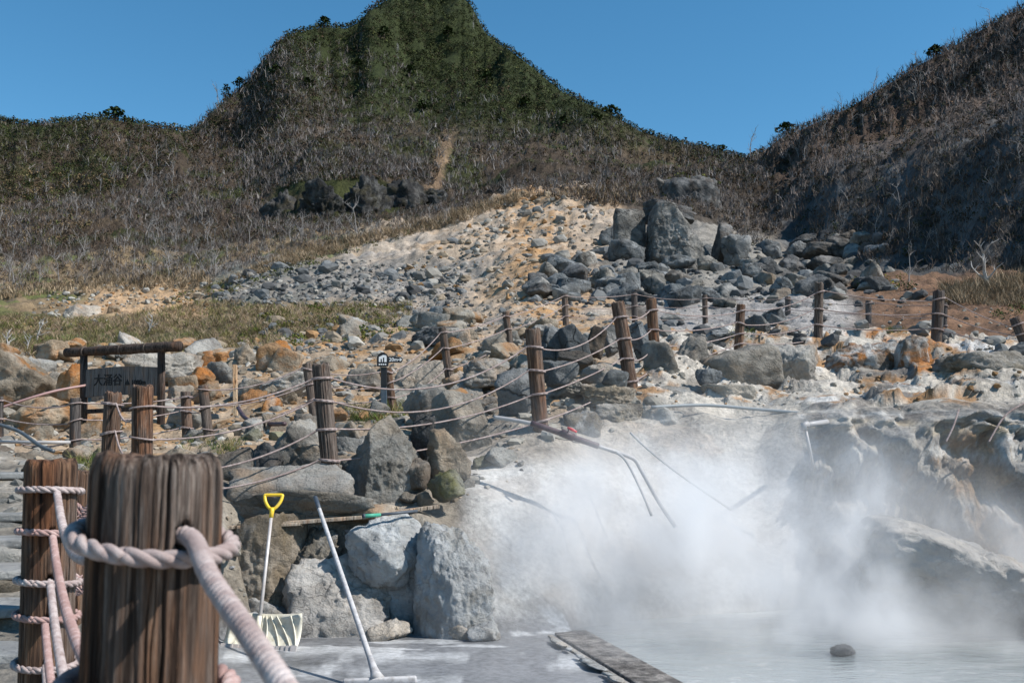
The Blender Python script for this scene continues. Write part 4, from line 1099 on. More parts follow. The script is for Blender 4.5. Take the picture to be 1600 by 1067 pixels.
for (tp, bs, y, r, mt, lb) in [
    ((-2, 620), (-2, 702), 13.2, .06, 'postdark', 'dark post cut by the left edge of the photo'),
    ((118, 622), (117, 703), 13.0, .07, 'postdark', 'dark smooth post left of the carved wooden sign'),
    ((290, 612), (293, 682), 14.4, .076, 'postgrey', 'short dark brown post with rope wraps right of the sign'),
    ((317, 602), (326, 686), 13.9, .07, 'postgrey', 'leaning grey post right of the short rope wrapped post'),
    ((479, 568), (490, 642), 14.6, .068, 'postgrey', 'grey post half hidden behind the split grey brown post'),
    ((606, 575), (613, 632), 15.2, .06, 'post', 'thin brown post just behind the small direction sign'),
    ((691, 512), (702, 592), 16.6, .07, 'postgrey', 'leaning grey post between the direction sign and the tall brown post'),
    ((790, 487), (798, 548), 20.5, .078, 'postgrey', 'grey post directly behind the top of the tall brown post'),
    ((882, 460), (884, 505), 24.5, .08, 'postgrey', 'grey post at the corner where the back fence turns right'),
    ((991, 457), (992, 506), 26.0, .08, 'postdark', 'dark grey post behind the two close brown posts'),
    ((1101, 461), (1102, 506), 26.5, .075, 'postgrey', 'thin grey post standing on the gravel flat right of the great pile'),
    ((1231, 464), (1231, 514), 26.0, .075, 'postdark', 'blue grey post on the gravel left of the tall front post'),
    ((1357, 470), (1357, 517), 24.5, .075, 'postdark', 'blue grey post on the brown bank between two tall front posts'),
    ((1476, 474), (1475, 520), 23.5, .07, 'postdark', 'grey post half hidden behind the thickest dark post')]:
    pb.append(post(tp, bs, y, r=r, mat=mt, label=lb, group=G2, seed=40 + len(pb), seg=22, rings=14, chew=.15, groove=.05))

ORD = ['uppermost', 'second', 'third', 'lowest']
seq = [pf['a'], pf['b'], pf[1], pf[2], pf[3], pf[4], pf[5], pf[6], pf[7], pf[8]]
FR = [[.86, .80, .865, .815, .82, .84, .84, .84, .86, .8],
      [.5, .52, .65, .575, .565, .58, .55, .56, .6, .5],
      [.14, .22, .375, .335, .33, .35, .3, .3, .34, .25],
      [.0, .05, .085, .06, .06, .08, .06, .06, .08, .05]]
SG = [[.14, .10, .28, .17, .07, .08, .1, .06, .04], [.2, .1, .27, .05, .06, .06, .1, .05, .04], [.1, .12, .12, .03, .08, .05, .08, .05, .04], [.05, .1, .06, .04, .02, .03, .05, .04, .03]]
for k in range(4):
    run_rope(seq, FR[k], SG[k], .0092, 'rope', ORD[k] + ' pinkish rope tied along the brown posts of the front fence', 'rope', 'ropes of the front fence')
for k, fr in enumerate((.9, .57, .2)):
    run_rope(pb, [fr + random.uniform(-.03, .03) for _ in pb], [.03 + .06 * random.random() for _ in pb], .0088, 'rope', ['uppermost', 'middle', 'lowest'][k] + ' thin rope along the grey posts of the back fence', 'rope', 'ropes of the back fence')

# --- the two big posts in front
def big_post(u, vtop, y, r, zb, seed, holes, label, mat='postf', seg=460, rings=120, groove=.085):
    t, e = ray(u, vtop)
    zt = CAMZ + e * y
    me = post_mesh('rope_post', zt - zb, r, seg, rings, seed, M[mat], holes=[(a, z - zb, hr, d) for a, z, hr, d in holes], groove=groove, chew=.1, topround=.4, ncrack=52)
    o = link('rope_post', me); o.location = (t * y, y, zb)
    return tag(o, label, 'post', 'big posts of the near rope railing')
RD = math.radians
PX, PY, PR = P(246, 715, 1.5).x, 1.5, .095
big_post(246, 712, 1.5, PR, .36, 5, [(RD(46), 1.492, .016, .05), (RD(33), 1.262, .02, .055), (RD(33), 1.0, .02, .05)], 'massive weathered post close to the camera with a thick rope through it')
QX, QY, QR = P(80, 718, 3.7).x, 3.7, .092
qp = big_post(80, 718, 3.7, QR, .38, 8, [(RD(35), 1.485, .014, .05), (RD(30), 1.334, .016, .05), (RD(28), 1.17, .016, .05), (RD(22), 1.03, .016, .05), (RD(24), .88, .016, .05)], 'brown post with five rope loops left of the massive near post', 'post', 220, 110, .075)
qp.rotation_euler = (0, math.radians(-1.7), 0); qp.location.x += .036
def qx(z): return QX + (1.6 - z) * math.tan(math.radians(1.7))
t3 = P(119, 735, 6.1)
me = post_mesh('rope_post', t3.z - .5, .085, 60, 60, 9, M['post'], groove=.1, chew=.2)
o = link('rope_post', me); o.location = (t3.x, t3.y, .5); tag(o, 'thinner brown post half hidden between the two big near posts', 'post', 'big posts of the near rope railing')

def ring_pts(cx, cy, r, zfun, a0=0, turns=1.0, n=60):
    return [Vector((cx + math.sin(a) * r, cy - math.cos(a) * r, zfun(a))) for a in [a0 + 2 * math.pi * turns * i / n for i in range(n + 1)]]

LEV = [1.482, 1.27, 1.12, 1.0, .85]
LEVQ = [1.484, 1.334, 1.16, 1.04, .872]
MATQ = ['rope', 'ropepink', 'rope', 'ropepink', 'rope']
NMS = ['topmost', 'second', 'third', 'fourth', 'lowest']
for k in range(5):
    root = empty('rope', (QX, QY, LEVQ[k]))
    tag(root, NMS[k] + ' thick twisted rope looped round the two big near posts', 'rope', 'ropes of the near railing')
    zf = lambda a, k=k: LEVQ[k] + .008 * math.cos(a + .6 * k) 
    rope3_mb(ring_pts(qx(LEVQ[k]), QY, QR + .0145, zf), .0125, .085).build('rope_loop', M[MATQ[k]], root, True)
    a = RD([35, 30, 28, 22, 24][k]); st = Vector((qx(LEVQ[k]) + math.sin(a) * (QR - .02), QY - math.cos(a) * (QR - .02), LEVQ[k] + [.005, 0, .01, -.01, .008][k]))
    st2 = st + Vector((math.sin(a) * .05, -math.cos(a) * .05, -.012))
    en = Vector((PX - .085, PY + .05, LEV[k] - .01))
    mid = [st2.lerp(en, f) - Vector((0, 0, [.10, .07, .07, .08, .06][k] * 4 * f * (1 - f))) for f in (.2, .4, .6, .8)]
    rope3_mb(spline([st, st2] + mid + [en], 8), .0128, .06, 9).build('rope_span', M[MATQ[k]], root, True)
    zf2 = (lambda a: 1.482 - .021 * math.cos(a - RD(48))) if k == 0 else (lambda a, k=k: LEV[k] - .012 * math.cos(a - RD(40)))
    rope3_mb(ring_pts(PX, PY, PR + [.0165, .022, .017, .017, .017][k], zf2), .0128 if k != 1 else .015, .088, 14, 10).build('rope_loop', M[MATQ[k]], root, True)
    if k == 0:
        a = RD(46); st = Vector((PX + math.sin(a) * .072, PY - math.cos(a) * .072, 1.493))
        s2 = Vector((PX + math.sin(a) * .118, PY - math.cos(a) * .118, 1.486))
        rope3_mb(spline([st, s2, P(330, 905, 1.29), P(385, 985, 1.16), P(440, 1067, 1.05), P(520, 1190, .93)], 12), .0135, .036, 10, 10).build('rope_span', M['rope'], root, True)
# frayed pink rope on the thin post behind
root = empty('frayed_rope', (t3.x, t3.y, 1.3)); tag(root, 'frayed pink rope knotted round the thin post between the big posts', 'rope')
rg = random.Random(4)
for (vz, nn) in ((800, 9), (912, 7)):
    c = P(134, vz, 5.98)
    mb = MB()
    pts = [c + Vector((.085 * math.sin(i * .9), -.03 * math.cos(i * .9) - .02, .06 * math.sin(i * 1.7))) for i in range(14)]
    rope3_mb(spline(pts, 6), .014, .06, 8, 6).build('knot', M['ropepink'], root, True)
    for i in range(nn):
        q = c + Vector((rg.uniform(-.07, .07), -.04, rg.uniform(-.05, .05)))
        mb.tube(spline([q, q + Vector((rg.uniform(-.06, .06), -.03, rg.uniform(-.05, .02))), q + Vector((rg.uniform(-.1, .1), -.03, rg.uniform(-.12, -.03)))], 4), .004, 5)
    tag(mb.build('frayed_end', M['ropepink'], root, True), None, None, None, 'stuff')
rope3_mb(sagline(P(140, 770, 5.98), P(138, 960, 5.98), 0, 10), .012, .06, 8, 6).build('rope_span', M['ropepink'], root, True)

# ------------------------------------------------------------------ stone steps on the left
root = empty('stone_steps', (-3.4, 7, .4)); tag(root, 'rough stone steps with grey treads climbing behind the left rope post', 'steps')
d = Vector((-.43, 1, 0)).normalized(); nrm = Vector((d.y, -d.x, 0))
for i in range(8):
    y0 = 4.9 + .62 * i; z = .36 + .155 * i
    c = Vector((-.50 * y0 - .05, y0, z))
    ang = math.atan2(d.y, d.x) - math.pi / 2
    R = Matrix.Rotation(ang + random.uniform(-.05, .05), 3, 'Z')
    sl = MB().box(c + d * .36, (2.0, .66, .06), R, .015); sl.build('tread', M['concrete_step'], root)
    for k in range(5):
        V, Fc = rock_shape(600 + i * 5 + k, 3, 9, 14)
        s = np.array([.42, .26, .17]) * random.uniform(.9, 1.1)
        pos = c + nrm * (-.8 + .4 * k + random.uniform(-.05, .05)) + d * .1 + Vector((0, 0, -.1))
        me = mesh_np('riser_stone', (V * s) @ np.array(Matrix.Rotation(ang, 3, 'Z')).T + np.array(pos), Fc, True)
        link('riser_stone', me, M[random.choice(['tan', 'grey', 'grey', 'pale'])], root)

# ------------------------------------------------------------------ carved sign, direction sign, stake
def beam(p, q, w, h, bevel=.004, up=Vector((0, 0, 1))):
    p, q = Vector(p), Vector(q); x = (q - p).normalized()
    yv = up.cross(x).normalized(); zv = x.cross(yv)
    R = Matrix((x, yv, zv)).transposed()
    return MB().box((p + q) / 2, ((q - p).length, w, h), R, bevel)

def text_mesh(body, size, extrude, name, mat, parent, M4, align='CENTER', offset=0.0):
    cu = bpy.data.curves.new(name, 'FONT'); cu.body = body; cu.size = size; cu.extrude = extrude; cu.align_x = align; cu.align_y = 'CENTER'; cu.resolution_u = 3; cu.offset = offset
    to = bpy.data.objects.new(name, cu); C.objects.link(to)
    dg = bpy.context.evaluated_depsgraph_get(); dg.update()
    me = bpy.data.meshes.new_from_object(to.evaluated_get(dg))
    bpy.data.objects.remove(to)
    me.transform(M4); me.materials.clear(); me.name = name
    return link(name, me, mat, parent)

SY = 16.1
A0, A1 = P(131, 700, SY), P(131, 552, SY); B0, B1 = P(252, 690, SY - .62), P(252, 546, SY - .62)
root = empty('wooden_sign', (A0.x, A0.y, A0.z)); tag(root, 'dark wooden sign frame with carved black characters under a log crossbar', 'sign')
for (lo, hi) in ((A0, A1), (B0, B1)):
    MB().tube([lo - Vector((0, 0, .4)), lo.lerp(hi, .5), hi], [.062, .06, .058], 12).build('sign_post', M['signwood'], root, True)
ca, cb = P(104, 551, SY + .14), P(281, 541, SY - .77)
lg = MB(); pts = [ca.lerp(cb, i / 12) for i in range(13)]
lg.tube(pts, [.076 + .006 * math.sin(i * 2.1) + .008 * i / 12 for i in range(13)], 16); cbar = lg.build('crossbar', M['signwood'], root, True)
for f in (.17, .5, .72):
    q = ca.lerp(cb, f); MB().tube([q - (cb - ca).normalized() * .012, q + (cb - ca).normalized() * .012], .0875, 16).build('metal_band', M['postgrey'], cbar, True)
bl, br = P(135, 597, SY - .02), P(248, 594, SY - .6)
xd = (br - bl).normalized(); zd = Vector((0, 0, 1)); yd = zd.cross(xd).normalized(); zd = xd.cross(yd)
RB = Matrix((xd, yd, zd)).transposed()
# board with a gently arched top and bottom
W = (br - bl).length; hb = 41 / F * SY
bm_ = MB(); n = 14
for i in range(n + 1):
    s = i / n; arch = .03 * math.sin(math.pi * s)
    for (yy) in (-.025, .025):
        for zz in (-hb / 2 - .035 + arch, hb / 2 - .01 + arch):
            bm_.v.append(tuple((bl + br) / 2 + RB @ Vector(((s - .5) * W, yy, zz))))
for i in range(n):
    a = 4 * i; b = a + 4
    bm_.f += [(a, b, b + 1, a + 1), (a + 2, a + 3, b + 3, b + 2), (a + 1, b + 1, b + 3, a + 3), (a, a + 2, b + 2, b)]
bm_.f += [(0, 1, 3, 2), (4 * n, 4 * n + 2, 4 * n + 3, 4 * n + 1)]
bd = bm_.build('sign_board', M['board'], root)
def on_board(uu_, dv, size):
    c = (bl + br) / 2 + xd * uu_ + zd * dv - yd * .027
    # text x along xd, text y along zd, normal towards the viewer
    return Matrix.Translation(c) @ Matrix((xd, zd, -yd)).transposed().to_4x4()
text_mesh('大涌谷', .2, .006, 'lettering', M['ink'], bd, on_board(-.265, .01, 1), offset=.0015)
text_mesh('▲ 1080m', .105, .006, 'height_lettering', M['ink'], bd, on_board(.3, -.03, 1), offset=.003)
beam(P(135, 643, SY - .02), P(248, 637, SY - .6), .04, .07).build('lower_rail', M['signwood'], root)

root = empty('direction_sign', tuple(P(599, 632, 14.8))); tag(root, 'small black direction sign reading 20m with an arrow on a short post', 'sign')
DY = 14.8; px1 = DY / F
beam(P(600, 574, DY), P(600, 604, DY), .09, .05, .004, Vector((0, 1, 0))).build('upper_post', M['blackpaint'], root)
beam(P(600, 604, DY + .01), P(600, 640, DY + .01), .085, .045, .004, Vector((0, 1, 0))).build('lower_post', M['steelbase'], root)
c = P(598, 561, DY - .03)
def vplate(c, outline, th, name, mat, parent):
    m = MB(); k = len(outline)
    m.v = [(c.x + x, c.y - th, c.z + z) for x, z in outline] + [(c.x + x, c.y + th, c.z + z) for x, z in outline]
    m.f = [tuple(range(k)), tuple(range(2 * k - 1, k - 1, -1))] + [(i, i + k, (i + 1) % k + k, (i + 1) % k) for i in range(k)]
    return m.build(name, mat, parent)
disc = [(.085 * math.cos(a), .085 * math.sin(a)) for a in np.linspace(0, 2 * math.pi, 25)[:-1]]
disc = [(max(-.083, min(.083, x * 1.05)), z if z > 0 else (z * 1.0)) for x, z in disc]
vplate(c, [(-.085, -.11), (.085, -.11), (.085, .03), (.06, .075), (.02, .10), (-.02, .10), (-.06, .075), (-.085, .03)], .012, 'icon_plate', M['blackpaint'], root)
vplate(c + Vector((.005, -.016, .0)), [(-.06, -.045), (-.035, -.045), (-.035, .0), (-.015, .0), (-.015, -.045), (.0, -.045), (.0, .02), (.02, .02), (.02, -.045), (.055, -.045), (.055, .03), (.045, .055), (.0, .06), (-.03, .045), (-.06, .03)], .003, 'hot_spring_icon', M['signwhite'], root)
for xx in (-.045, -.015, .015, .045):
    vplate(c + Vector((xx, -.016, -.08)), [(-.01, -.01), (.01, -.01), (.01, .01), (-.01, .01)], .003, 'small_print', M['signwhite'], root)
ar = P(617, 562, DY - .03)
arp = vplate(ar, [(-.10, -.042), (.09, -.042), (.115, -.015), (.115, .015), (.09, .042), (-.10, .042)], .01, 'arrow_plate', M['blackpaint'], root)
text_mesh('20m', .075, .002, 'distance_lettering', M['signwhite'], arp, Matrix.Translation(ar + Vector((-.02, -.013, 0))) @ Matrix.Rotation(math.pi / 2, 4, 'X'), offset=.001)
vplate(ar + Vector((.083, -.013, 0)), [(-.035, -.006), (.0, -.006), (-.012, -.022), (-.003, -.026), (.026, 0), (-.003, .026), (-.012, .022), (.0, .006), (-.035, .006)], .002, 'arrow', M['signwhite'], arp)

sp_ = beam(P(367, 570, 15.6), P(368, 650, 15.5), .06, .06, .004, Vector((0, 1, 0))); o = sp_.build('wooden_stake', M['stake']); tag(o, 'pale new wooden stake standing alone between the sign and the post pair', 'stake')

# ------------------------------------------------------------------ tools at the mud channel
YS = 8.55
root = empty('snow_shovel', tuple(P(408, 1010, YS))); tag(root, 'cream plastic shovel with yellow D grip leaning on the rock wall', 'shovel')
hb_, ht_ = P(404, 985, YS + .0), P(425, 797, 8.95)
hdl = MB().tube([hb_, hb_.lerp(ht_, .5), ht_], [.0165, .0155, .0145], 12).build('handle', M['alu'], root, True)
MB().tube([P(401, 1000, YS - .02), P(403, 978, YS), P(406, 962, YS + .03)], [.03, .027, .02], 12).build('socket', M['white_plastic'], root, True)
gx = Vector((1, 0, 0)); gd = (ht_ - hb_).normalized()
q = ht_
loop = [q, q + gd * .03 - gx * .035, q + gd * .08 - gx * .066, q + gd * .13 - gx * .078, q + gd * .142 - gx * .07, q + gd * .143, q + gd * .142 + gx * .07, q + gd * .13 + gx * .078, q + gd * .08 + gx * .066, q + gd * .03 + gx * .035, q]
grip = MB().tube(spline(loop, 6), .015, 8).build('grip', M['yellow'], root, True)
tb = MB()
for i in range(9):
    tb.box(q + gd * .147 + gx * (-.056 + .014 * i), (.008, .02, .018))
tag(tb.build('grip_teeth', M['yellow'], grip), None, None, None, 'stuff')
MB().tube([q - gd * .07, q - gd * .01, q + gd * .02], [.018, .021, .024], 10).build('grip_collar', M['yellow'], root, True)
# curved blade
bw, bh = .66, .29
bo = P(406, 1012, YS - .07); up = Vector((0.04, .42, .9)).normalized(); rt = Vector((.985, -.17, 0)).normalized(); nn_ = rt.cross(up).normalized()
def bp(s, t): return bo + rt * ((s - .5) * bw) + up * (t * bh) + nn_ * (-.05 * (1 - (2 * s - 1) ** 2) * 1.0 + .05 * (t - .5) ** 2 * 4 - .02)
ns, ntt = 18, 8; Vb = []; Fb = []
for off in (0, .008):
    for j in range(ntt + 1):
        for i in range(ns + 1): Vb.append(tuple(bp(i / ns, j / ntt) - nn_ * off))
K = (ns + 1) * (ntt + 1)
for j in range(ntt):
    for i in range(ns):
        a = j * (ns + 1) + i; Fb.append((a, a + 1, a + ns + 2, a + ns + 1)); Fb.append((K + a, K + a + ns + 1, K + a + ns + 2, K + a + 1))
for i in range(ns):
    Fb.append((i, K + i, K + i + 1, i + 1)); a = ntt * (ns + 1) + i; Fb.append((a, a + 1, K + a + 1, K + a))
for j in range(ntt):
    a = j * (ns + 1); Fb.append((a, a + ns + 1, K + a + ns + 1, K + a)); a += ns; Fb.append((a, K + a, K + a + ns + 1, a + ns + 1))
mb = MB(); mb.v = Vb; mb.f = Fb; bl_ = mb.build('blade', M['white_plastic'], root, True)
side = 1 if (nn_.y < 0) else -1
for s0, s1 in ((.12, .3), (.26, .4), (.4, .46), (.54, .5), (.74, .56), (.9, .64), (.98, .84)):
    pts = [bp(s0 + (s1 - s0) * t, .05 + .9 * t) + nn_ * (side * .009 - (.008 if side < 0 else 0)) for t in np.linspace(0, 1, 7)]
    MB().tube(pts, .0075, 6).build('rib', M['white_plastic'], bl_, True)
pts = [bp(s, -.03) + nn_ * (side * .004) for s in np.linspace(0, 1, 15)]
e = MB()
for k_ in range(14):
    e.box((pts[k_] + pts[k_ + 1]) / 2, ((pts[k_ + 1] - pts[k_]).length * 1.04, .014, .06), Matrix((rt, rt.cross(up) * -1, up)).transposed())
tag(e.build('metal_edge', M['alu'], bl_), None, None, None, 'stuff')
root = empty('floor_squeegee', tuple(P(592, 1064, 7.05))); tag(root, 'long whitened floor squeegee leaning against the muddy rock wall', 'squeegee')
s0, s1 = P(493, 778, 8.62), P(580, 1033, 7.12)
hd = MB().tube(resample([s0, s1], .12), np.linspace(.0165, .021, len(resample([s0, s1], .12))), 12).build('handle', M['white_metal'], root, True)
dd = (s1 - s0).normalized()
MB().tube([s0 - dd * .012, s0 + dd * .1, s0 + dd * .16], [.0185, .0195, .0175], 12).build('end_grip', M['blackpipe'], hd, True)
MB().tube([s1 - dd * .04, s1 + dd * .06, s1 + dd * .12, s1 + dd * .17], [.022, .027, .036, .05], 14).build('socket', M['white_metal'], root, True)
hl, hr_ = P(536, 1066, 6.98), P(651, 1061, 7.02)
beam(hl, hr_, .05, .05, .012).build('head_bar', M['white_metal'], root, True)
beam(hl - Vector((0, 0, .045)), hr_ - Vector((0, 0, .045)), .016, .06, .003).build('rubber_blade', M['blackpipe'], root)

def tagged(mb, name, mat, label, cat, group=None, sm=False):
    return tag(mb.build(name, M[mat], None, sm), label, cat, group)
def on_ground(u, v, lift=.03): 
    p = hit(u, v); return p + Vector((0, 0, lift))
tagged(beam(P(424, 819, 9.42), P(600, 805, 9.55), .11, .035, .006), 'plank', 'plank', 'long narrow plank lying on the ledge behind the shovel grip', 'plank', 'planks on the ledge')
tagged(beam(P(575, 806, 9.62), P(686, 791, 9.8), .09, .035, .006), 'plank', 'plank', 'shorter pale plank lying right of the squeegee on the ledge', 'plank', 'planks on the ledge')
tagged(beam(P(350, 824, 9.36), P(470, 818, 9.45), .13, .03, .006), 'plank', 'plank', 'dirty plank end on the ledge left of the shovel handle', 'plank', 'planks on the ledge')
root = empty('tool_handle', tuple(P(568, 808, 9.25))); tag(root, 'dark pole with a green grip lying on the ledge planks', 'pole')
a, b = P(594, 804, 9.32), P(652, 798, 9.55)
MB().tube([a, b], .014, 10).build('pole', M['blackpipe'], root, True)
MB().tube([P(569, 806, 9.2), a], [.019, .017], 10).build('grip', M['green'], root, True)
MB().tube([P(567, 806, 9.19), P(569.5, 806, 9.2)], [.02, .021], 10).build('end_cap', M['blackpipe'], root, True)

# pipes
root = empty('valve_pipe', tuple(P(840, 660, 10.3))); tag(root, 'purple and grey pipe with red valve running down into the steam', 'pipe')
MB().tube(spline([P(772, 652, 10.45), P(800, 656, 10.4), P(832, 662, 10.35)], 5), .024, 10).build('upper_pipe', M['pvc'], root, True)
MB().tube(spline([P(830, 661, 10.35), P(880, 678, 10.3), P(935, 697, 10.3)], 5), .03, 12).build('valve_section', M['pvc_purple'], root, True)
MB().tube([P(876, 675, 10.29), P(897, 684, 10.29)], .042, 12).build('valve_body', M['pvc_purple'], root, True)
MB().tube([P(887, 668, 10.22), P(893, 671, 10.2), P(901, 675, 10.18)], [.012, .015, .012], 8).build('valve_handle', M['red'], root, True)
MB().tube([P(886, 680, 10.28), P(889, 669, 10.23)], .008, 6).build('valve_stem', M['pvc_purple'], root, True)
pth = [P(934, 697, 10.3), P(962, 706, 10.35), P(990, 717, 10.45), P(1002, 735, 10.4), P(1030, 785, 10.15), P(1055, 822, 9.95)]
MB().tube(spline(pth, 5), .021, 10).build('lower_pipe', M['pvc'], root, True)
pth = [P(962, 706, 10.3), P(978, 720, 10.25), P(1000, 762, 10.0), P(1018, 805, 9.8)]
MB().tube(spline(pth, 5), .014, 8).build('branch_pipe', M['pvc'], root, True)
tagged(MB().tube(spline([P(985, 676, 11.0), P(1010, 700, 10.8), P(1060, 740, 10.5), P(1142, 796, 10.2)], 5), .012, 8), 'pipe', 'pvc', 'thin pale pipe slanting down right of the valve pipe into steam', 'pipe', None, True)
tagged(MB().tube(spline([P(1018, 636, 12.75), P(1100, 633, 12.9), P(1190, 640, 12.85), P(1285, 648, 12.6)], 6), .021, 8), 'hose', 'hose', 'grey hose lying along the top of the white slope', 'hose', None, True)
root = empty('elbow_pipe', tuple(P(1258, 664, 11.2))); tag(root, 'pale elbow pipe sticking out of the crusted cliff over the steam', 'pipe')
MB().tube([P(1292, 659, 11.6), P(1258, 664, 11.2)], .031, 12).build('outlet_pipe', M['pvc'], root, True)
MB().tube([P(1262, 663, 11.22), P(1256, 664, 11.2), P(1257, 673, 11.2)], [.038, .038, .032], 12).build('elbow', M['pvc'], root, True)
MB().tube([P(1258, 668, 11.2), P(1265, 700, 11.2), P(1272, 738, 11.2)], .017, 10).build('down_pipe', M['pvc'], root, True)
tagged(MB().tube(spline([P(-6, 662, 11.6), P(30, 674, 11.5), P(62, 696, 11.3), P(84, 705, 11.2)], 6), .022, 8), 'hose', 'hose_dark', 'dark blue hose hanging down left of the wooden sign', 'hose', None, True)
tagged(MB().tube(spline([P(-8, 640, 15.3), P(50, 621, 15.4), P(90, 610, 15.6), P(134, 602, 15.9)], 4), .02, 8), 'pipe', 'pinkpipe', 'pink pipe sloping up to the left sign post', 'pipe', None, True)
tagged(MB().tube([P(-8, 690, 12.6), P(60, 691, 12.5), P(110, 691, 12.6)], .022, 8), 'pipe', 'pvc', 'white pipe lying level below the dark hose on the left', 'pipe', None, True)
tagged(MB().tube(spline([P(372, 637, 14.8), P(386, 655, 14.2), P(420, 662, 13.6), P(445, 662, 13.2)], 5), .03, 8), 'pipe', 'pvc_purple', 'bent rusty pipe lying below the pale wooden stake', 'pipe', None, True)
for pts, lb in (([P(1498, 640, 11.1), P(1490, 665, 10.9), P(1478, 690, 10.8)], 'short crusted rope hanging over the right cliff edge'), ([P(1600, 630, 11.0), P(1570, 650, 10.8), P(1545, 690, 10.6)], 'crusted rope slanting down the far right of the cliff')):
    rope3_mb(spline(pts, 6), .011, .06, 7, 6).build('crusted_rope', M['ropefar'], None, True)
    tag(bpy.data.objects[C.objects[-1].name], lb, 'rope')

# kerb between mud channel and pool
kv = Vector((kd.x, kd.y, 0)); kn = Vector((kd.y, -kd.x, 0)) * -1
if kn.x < 0: kn = -kn
kc0 = Vector((KA[0], KA[1], 0)); kc1 = Vector((KB[0], KB[1], 0))
kb = beam(kc0 + kn * .02 + Vector((0, 0, -.045)), kc1 + kn * .02 + Vector((0, 0, -.045)), .33, .2, .012)
tag(kb.build('kerb', rock_mat('kerb_concrete', (.09, .09, .094), (.22, .22, .225), (.42, .42, .425), sc=5, bump=1.0)), kind='structure')
tag(beam(kc0 - kn * .195 + Vector((0, 0, -.035)), kc1 - kn * .195 + Vector((0, 0, -.035)), .05, .16, .006).build('kerb_edging', M['mud']), kind='structure')
for i in range(9):
    V, Fc = rock_shape(760 + i, 2, 6, 8); s = random.uniform(.08, .22)
    q = kc0.lerp(kc1, .06 + .035 * i + random.uniform(0, .02)) - kn * .25
    me = mesh_np('dried_mud_patch', V * np.array([s * .6, s * 1.4, .02]) @ np.array(Matrix.Rotation(math.atan2(kd.y, kd.x) - math.pi / 2, 3, 'Z')).T, Fc, True)
    o = link('dried_mud_patch', me, M['mud']); o.location = (q.x, q.y, .06); tag(o, 'flat patch of dried white mud beside the concrete kerb', 'mud', 'dried mud patches along the kerb')

# crusted white ledge in the pool at the right
boulder((1352, 812, 1680, 990), 'ledge', 'smooth white crusted ledge rising from the pool at the right', y=9.3, seed=501, depth=.8, planes=0, k=4, lump=.12, fine=.026, name='crusted_ledge',
        extra=[(-.1, -.9, -.4, .62), (.3, -.2, .93, .6)], sub=6, sink=.15, tilt=.22)

# ------------------------------------------------------------------ vegetation
def sample_poly(poly, n):
    a = np.array(poly); out = []
    while len(out) < n:
        u = random.uniform(a[:, 0].min(), a[:, 0].max()); v = random.uniform(a[:, 1].min(), a[:, 1].max())
        if inpoly(u, v, poly): out.append((u, v))
    return np.array(out)

SV, SF, SCc, SN = [], [], [], [0]
def add_shrubs(p, size, col, nq, flat=.8, leaf=.33, jit=.35, up=.45):
    """bushes: every one a cloud of leaf-clump faces"""
    N = len(p)
    d = RNG.normal(size=(N, nq, 3)); d /= np.linalg.norm(d, axis=2)[..., None]
    rad = RNG.uniform(.25, 1, (N, nq, 1)) ** .6
    c = d * rad * .5; c[..., 2] = np.abs(c[..., 2]) * 1.1 * flat * 1.6
    c = c * size[:, None, None] + p[:, None, :]
    nrm = d * .6 + RNG.normal(size=d.shape) * .6; nrm[..., 2] += up
    nrm /= np.linalg.norm(nrm, axis=2)[..., None]
    a = np.cross(nrm, RNG.normal(size=nrm.shape)); a /= np.linalg.norm(a, axis=2)[..., None]
    b = np.cross(nrm, a)
    s = size[:, None, None] * leaf * RNG.uniform(.55, 1.2, (N, nq, 1))
    quad = np.stack([c - a * s * .6, c - b * s * .35 + nrm * s * .12, c + a * s * .6, c + b * s * .35], 2)
    cc = col[:, None, :] * RNG.uniform(1 - jit, 1 + jit, (N, nq, 1))
    V = quad.reshape(-1, 3); n0 = SN[0]
    SV.append(V); SF.append(np.arange(n0, n0 + len(V)).reshape(-1, 4)); SCc.append(np.repeat(cc.reshape(-1, 3), 4, 0)); SN[0] += len(V)

TV, TF, TCc, TN = [], [], [], [0]
def add_twigs(p, size, col, nb=5, spread=.35, wid=.03, jit=.35):
    """dry brush: each a few thin bare stems with a fork"""
    N = len(p)
    base = np.repeat(p[:, None, :], nb, 1) + RNG.normal(size=(N, nb, 3)) * np.array([.22, .22, 0]) * size[:, None, None]
    dirv = RNG.normal(size=(N, nb, 3)) * spread; dirv[..., 2] = 1
    dirv /= np.linalg.norm(dirv, axis=2)[..., None]
    L = size[:, None, None] * RNG.uniform(.4, 1.1, (N, nb, 1))
    mid = base + dirv * L * .5
    d2 = dirv + RNG.normal(size=dirv.shape) * .4; d2 /= np.linalg.norm(d2, axis=2)[..., None]
    d3 = dirv + RNG.normal(size=dirv.shape) * .6; d3 /= np.linalg.norm(d3, axis=2)[..., None]
    w = size[:, None, None] * wid * RNG.uniform(.6, 1.4, (N, nb, 1))
    sd = np.cross(dirv, RNG.normal(size=dirv.shape)); sd /= np.linalg.norm(sd, axis=2)[..., None]
    t1 = mid + d2 * L * .5; t2 = mid + d3 * L * .4
    V = np.stack([base - sd * w, base + sd * w, mid + sd * w * .7, mid - sd * w * .7, t1 + sd * w * .2, t1 - sd * w * .2, t2 + sd * w * .2, t2 - sd * w * .2], 2).reshape(-1, 3)
    n0 = TN[0]; k = np.arange(N * nb)[:, None] * 8 + n0
    Fq = np.concatenate([k + np.array([0, 1, 2, 3]), k + np.array([3, 2, 4, 5]), k + np.array([3, 2, 6, 7])])
    cc = col[:, None, :] * RNG.uniform(1 - jit, 1 + jit, (N, nb, 1))
    TV.append(V); TF.append(Fq); TCc.append(np.repeat(cc.reshape(-1, 3), 8, 0)); TN[0] += len(V)

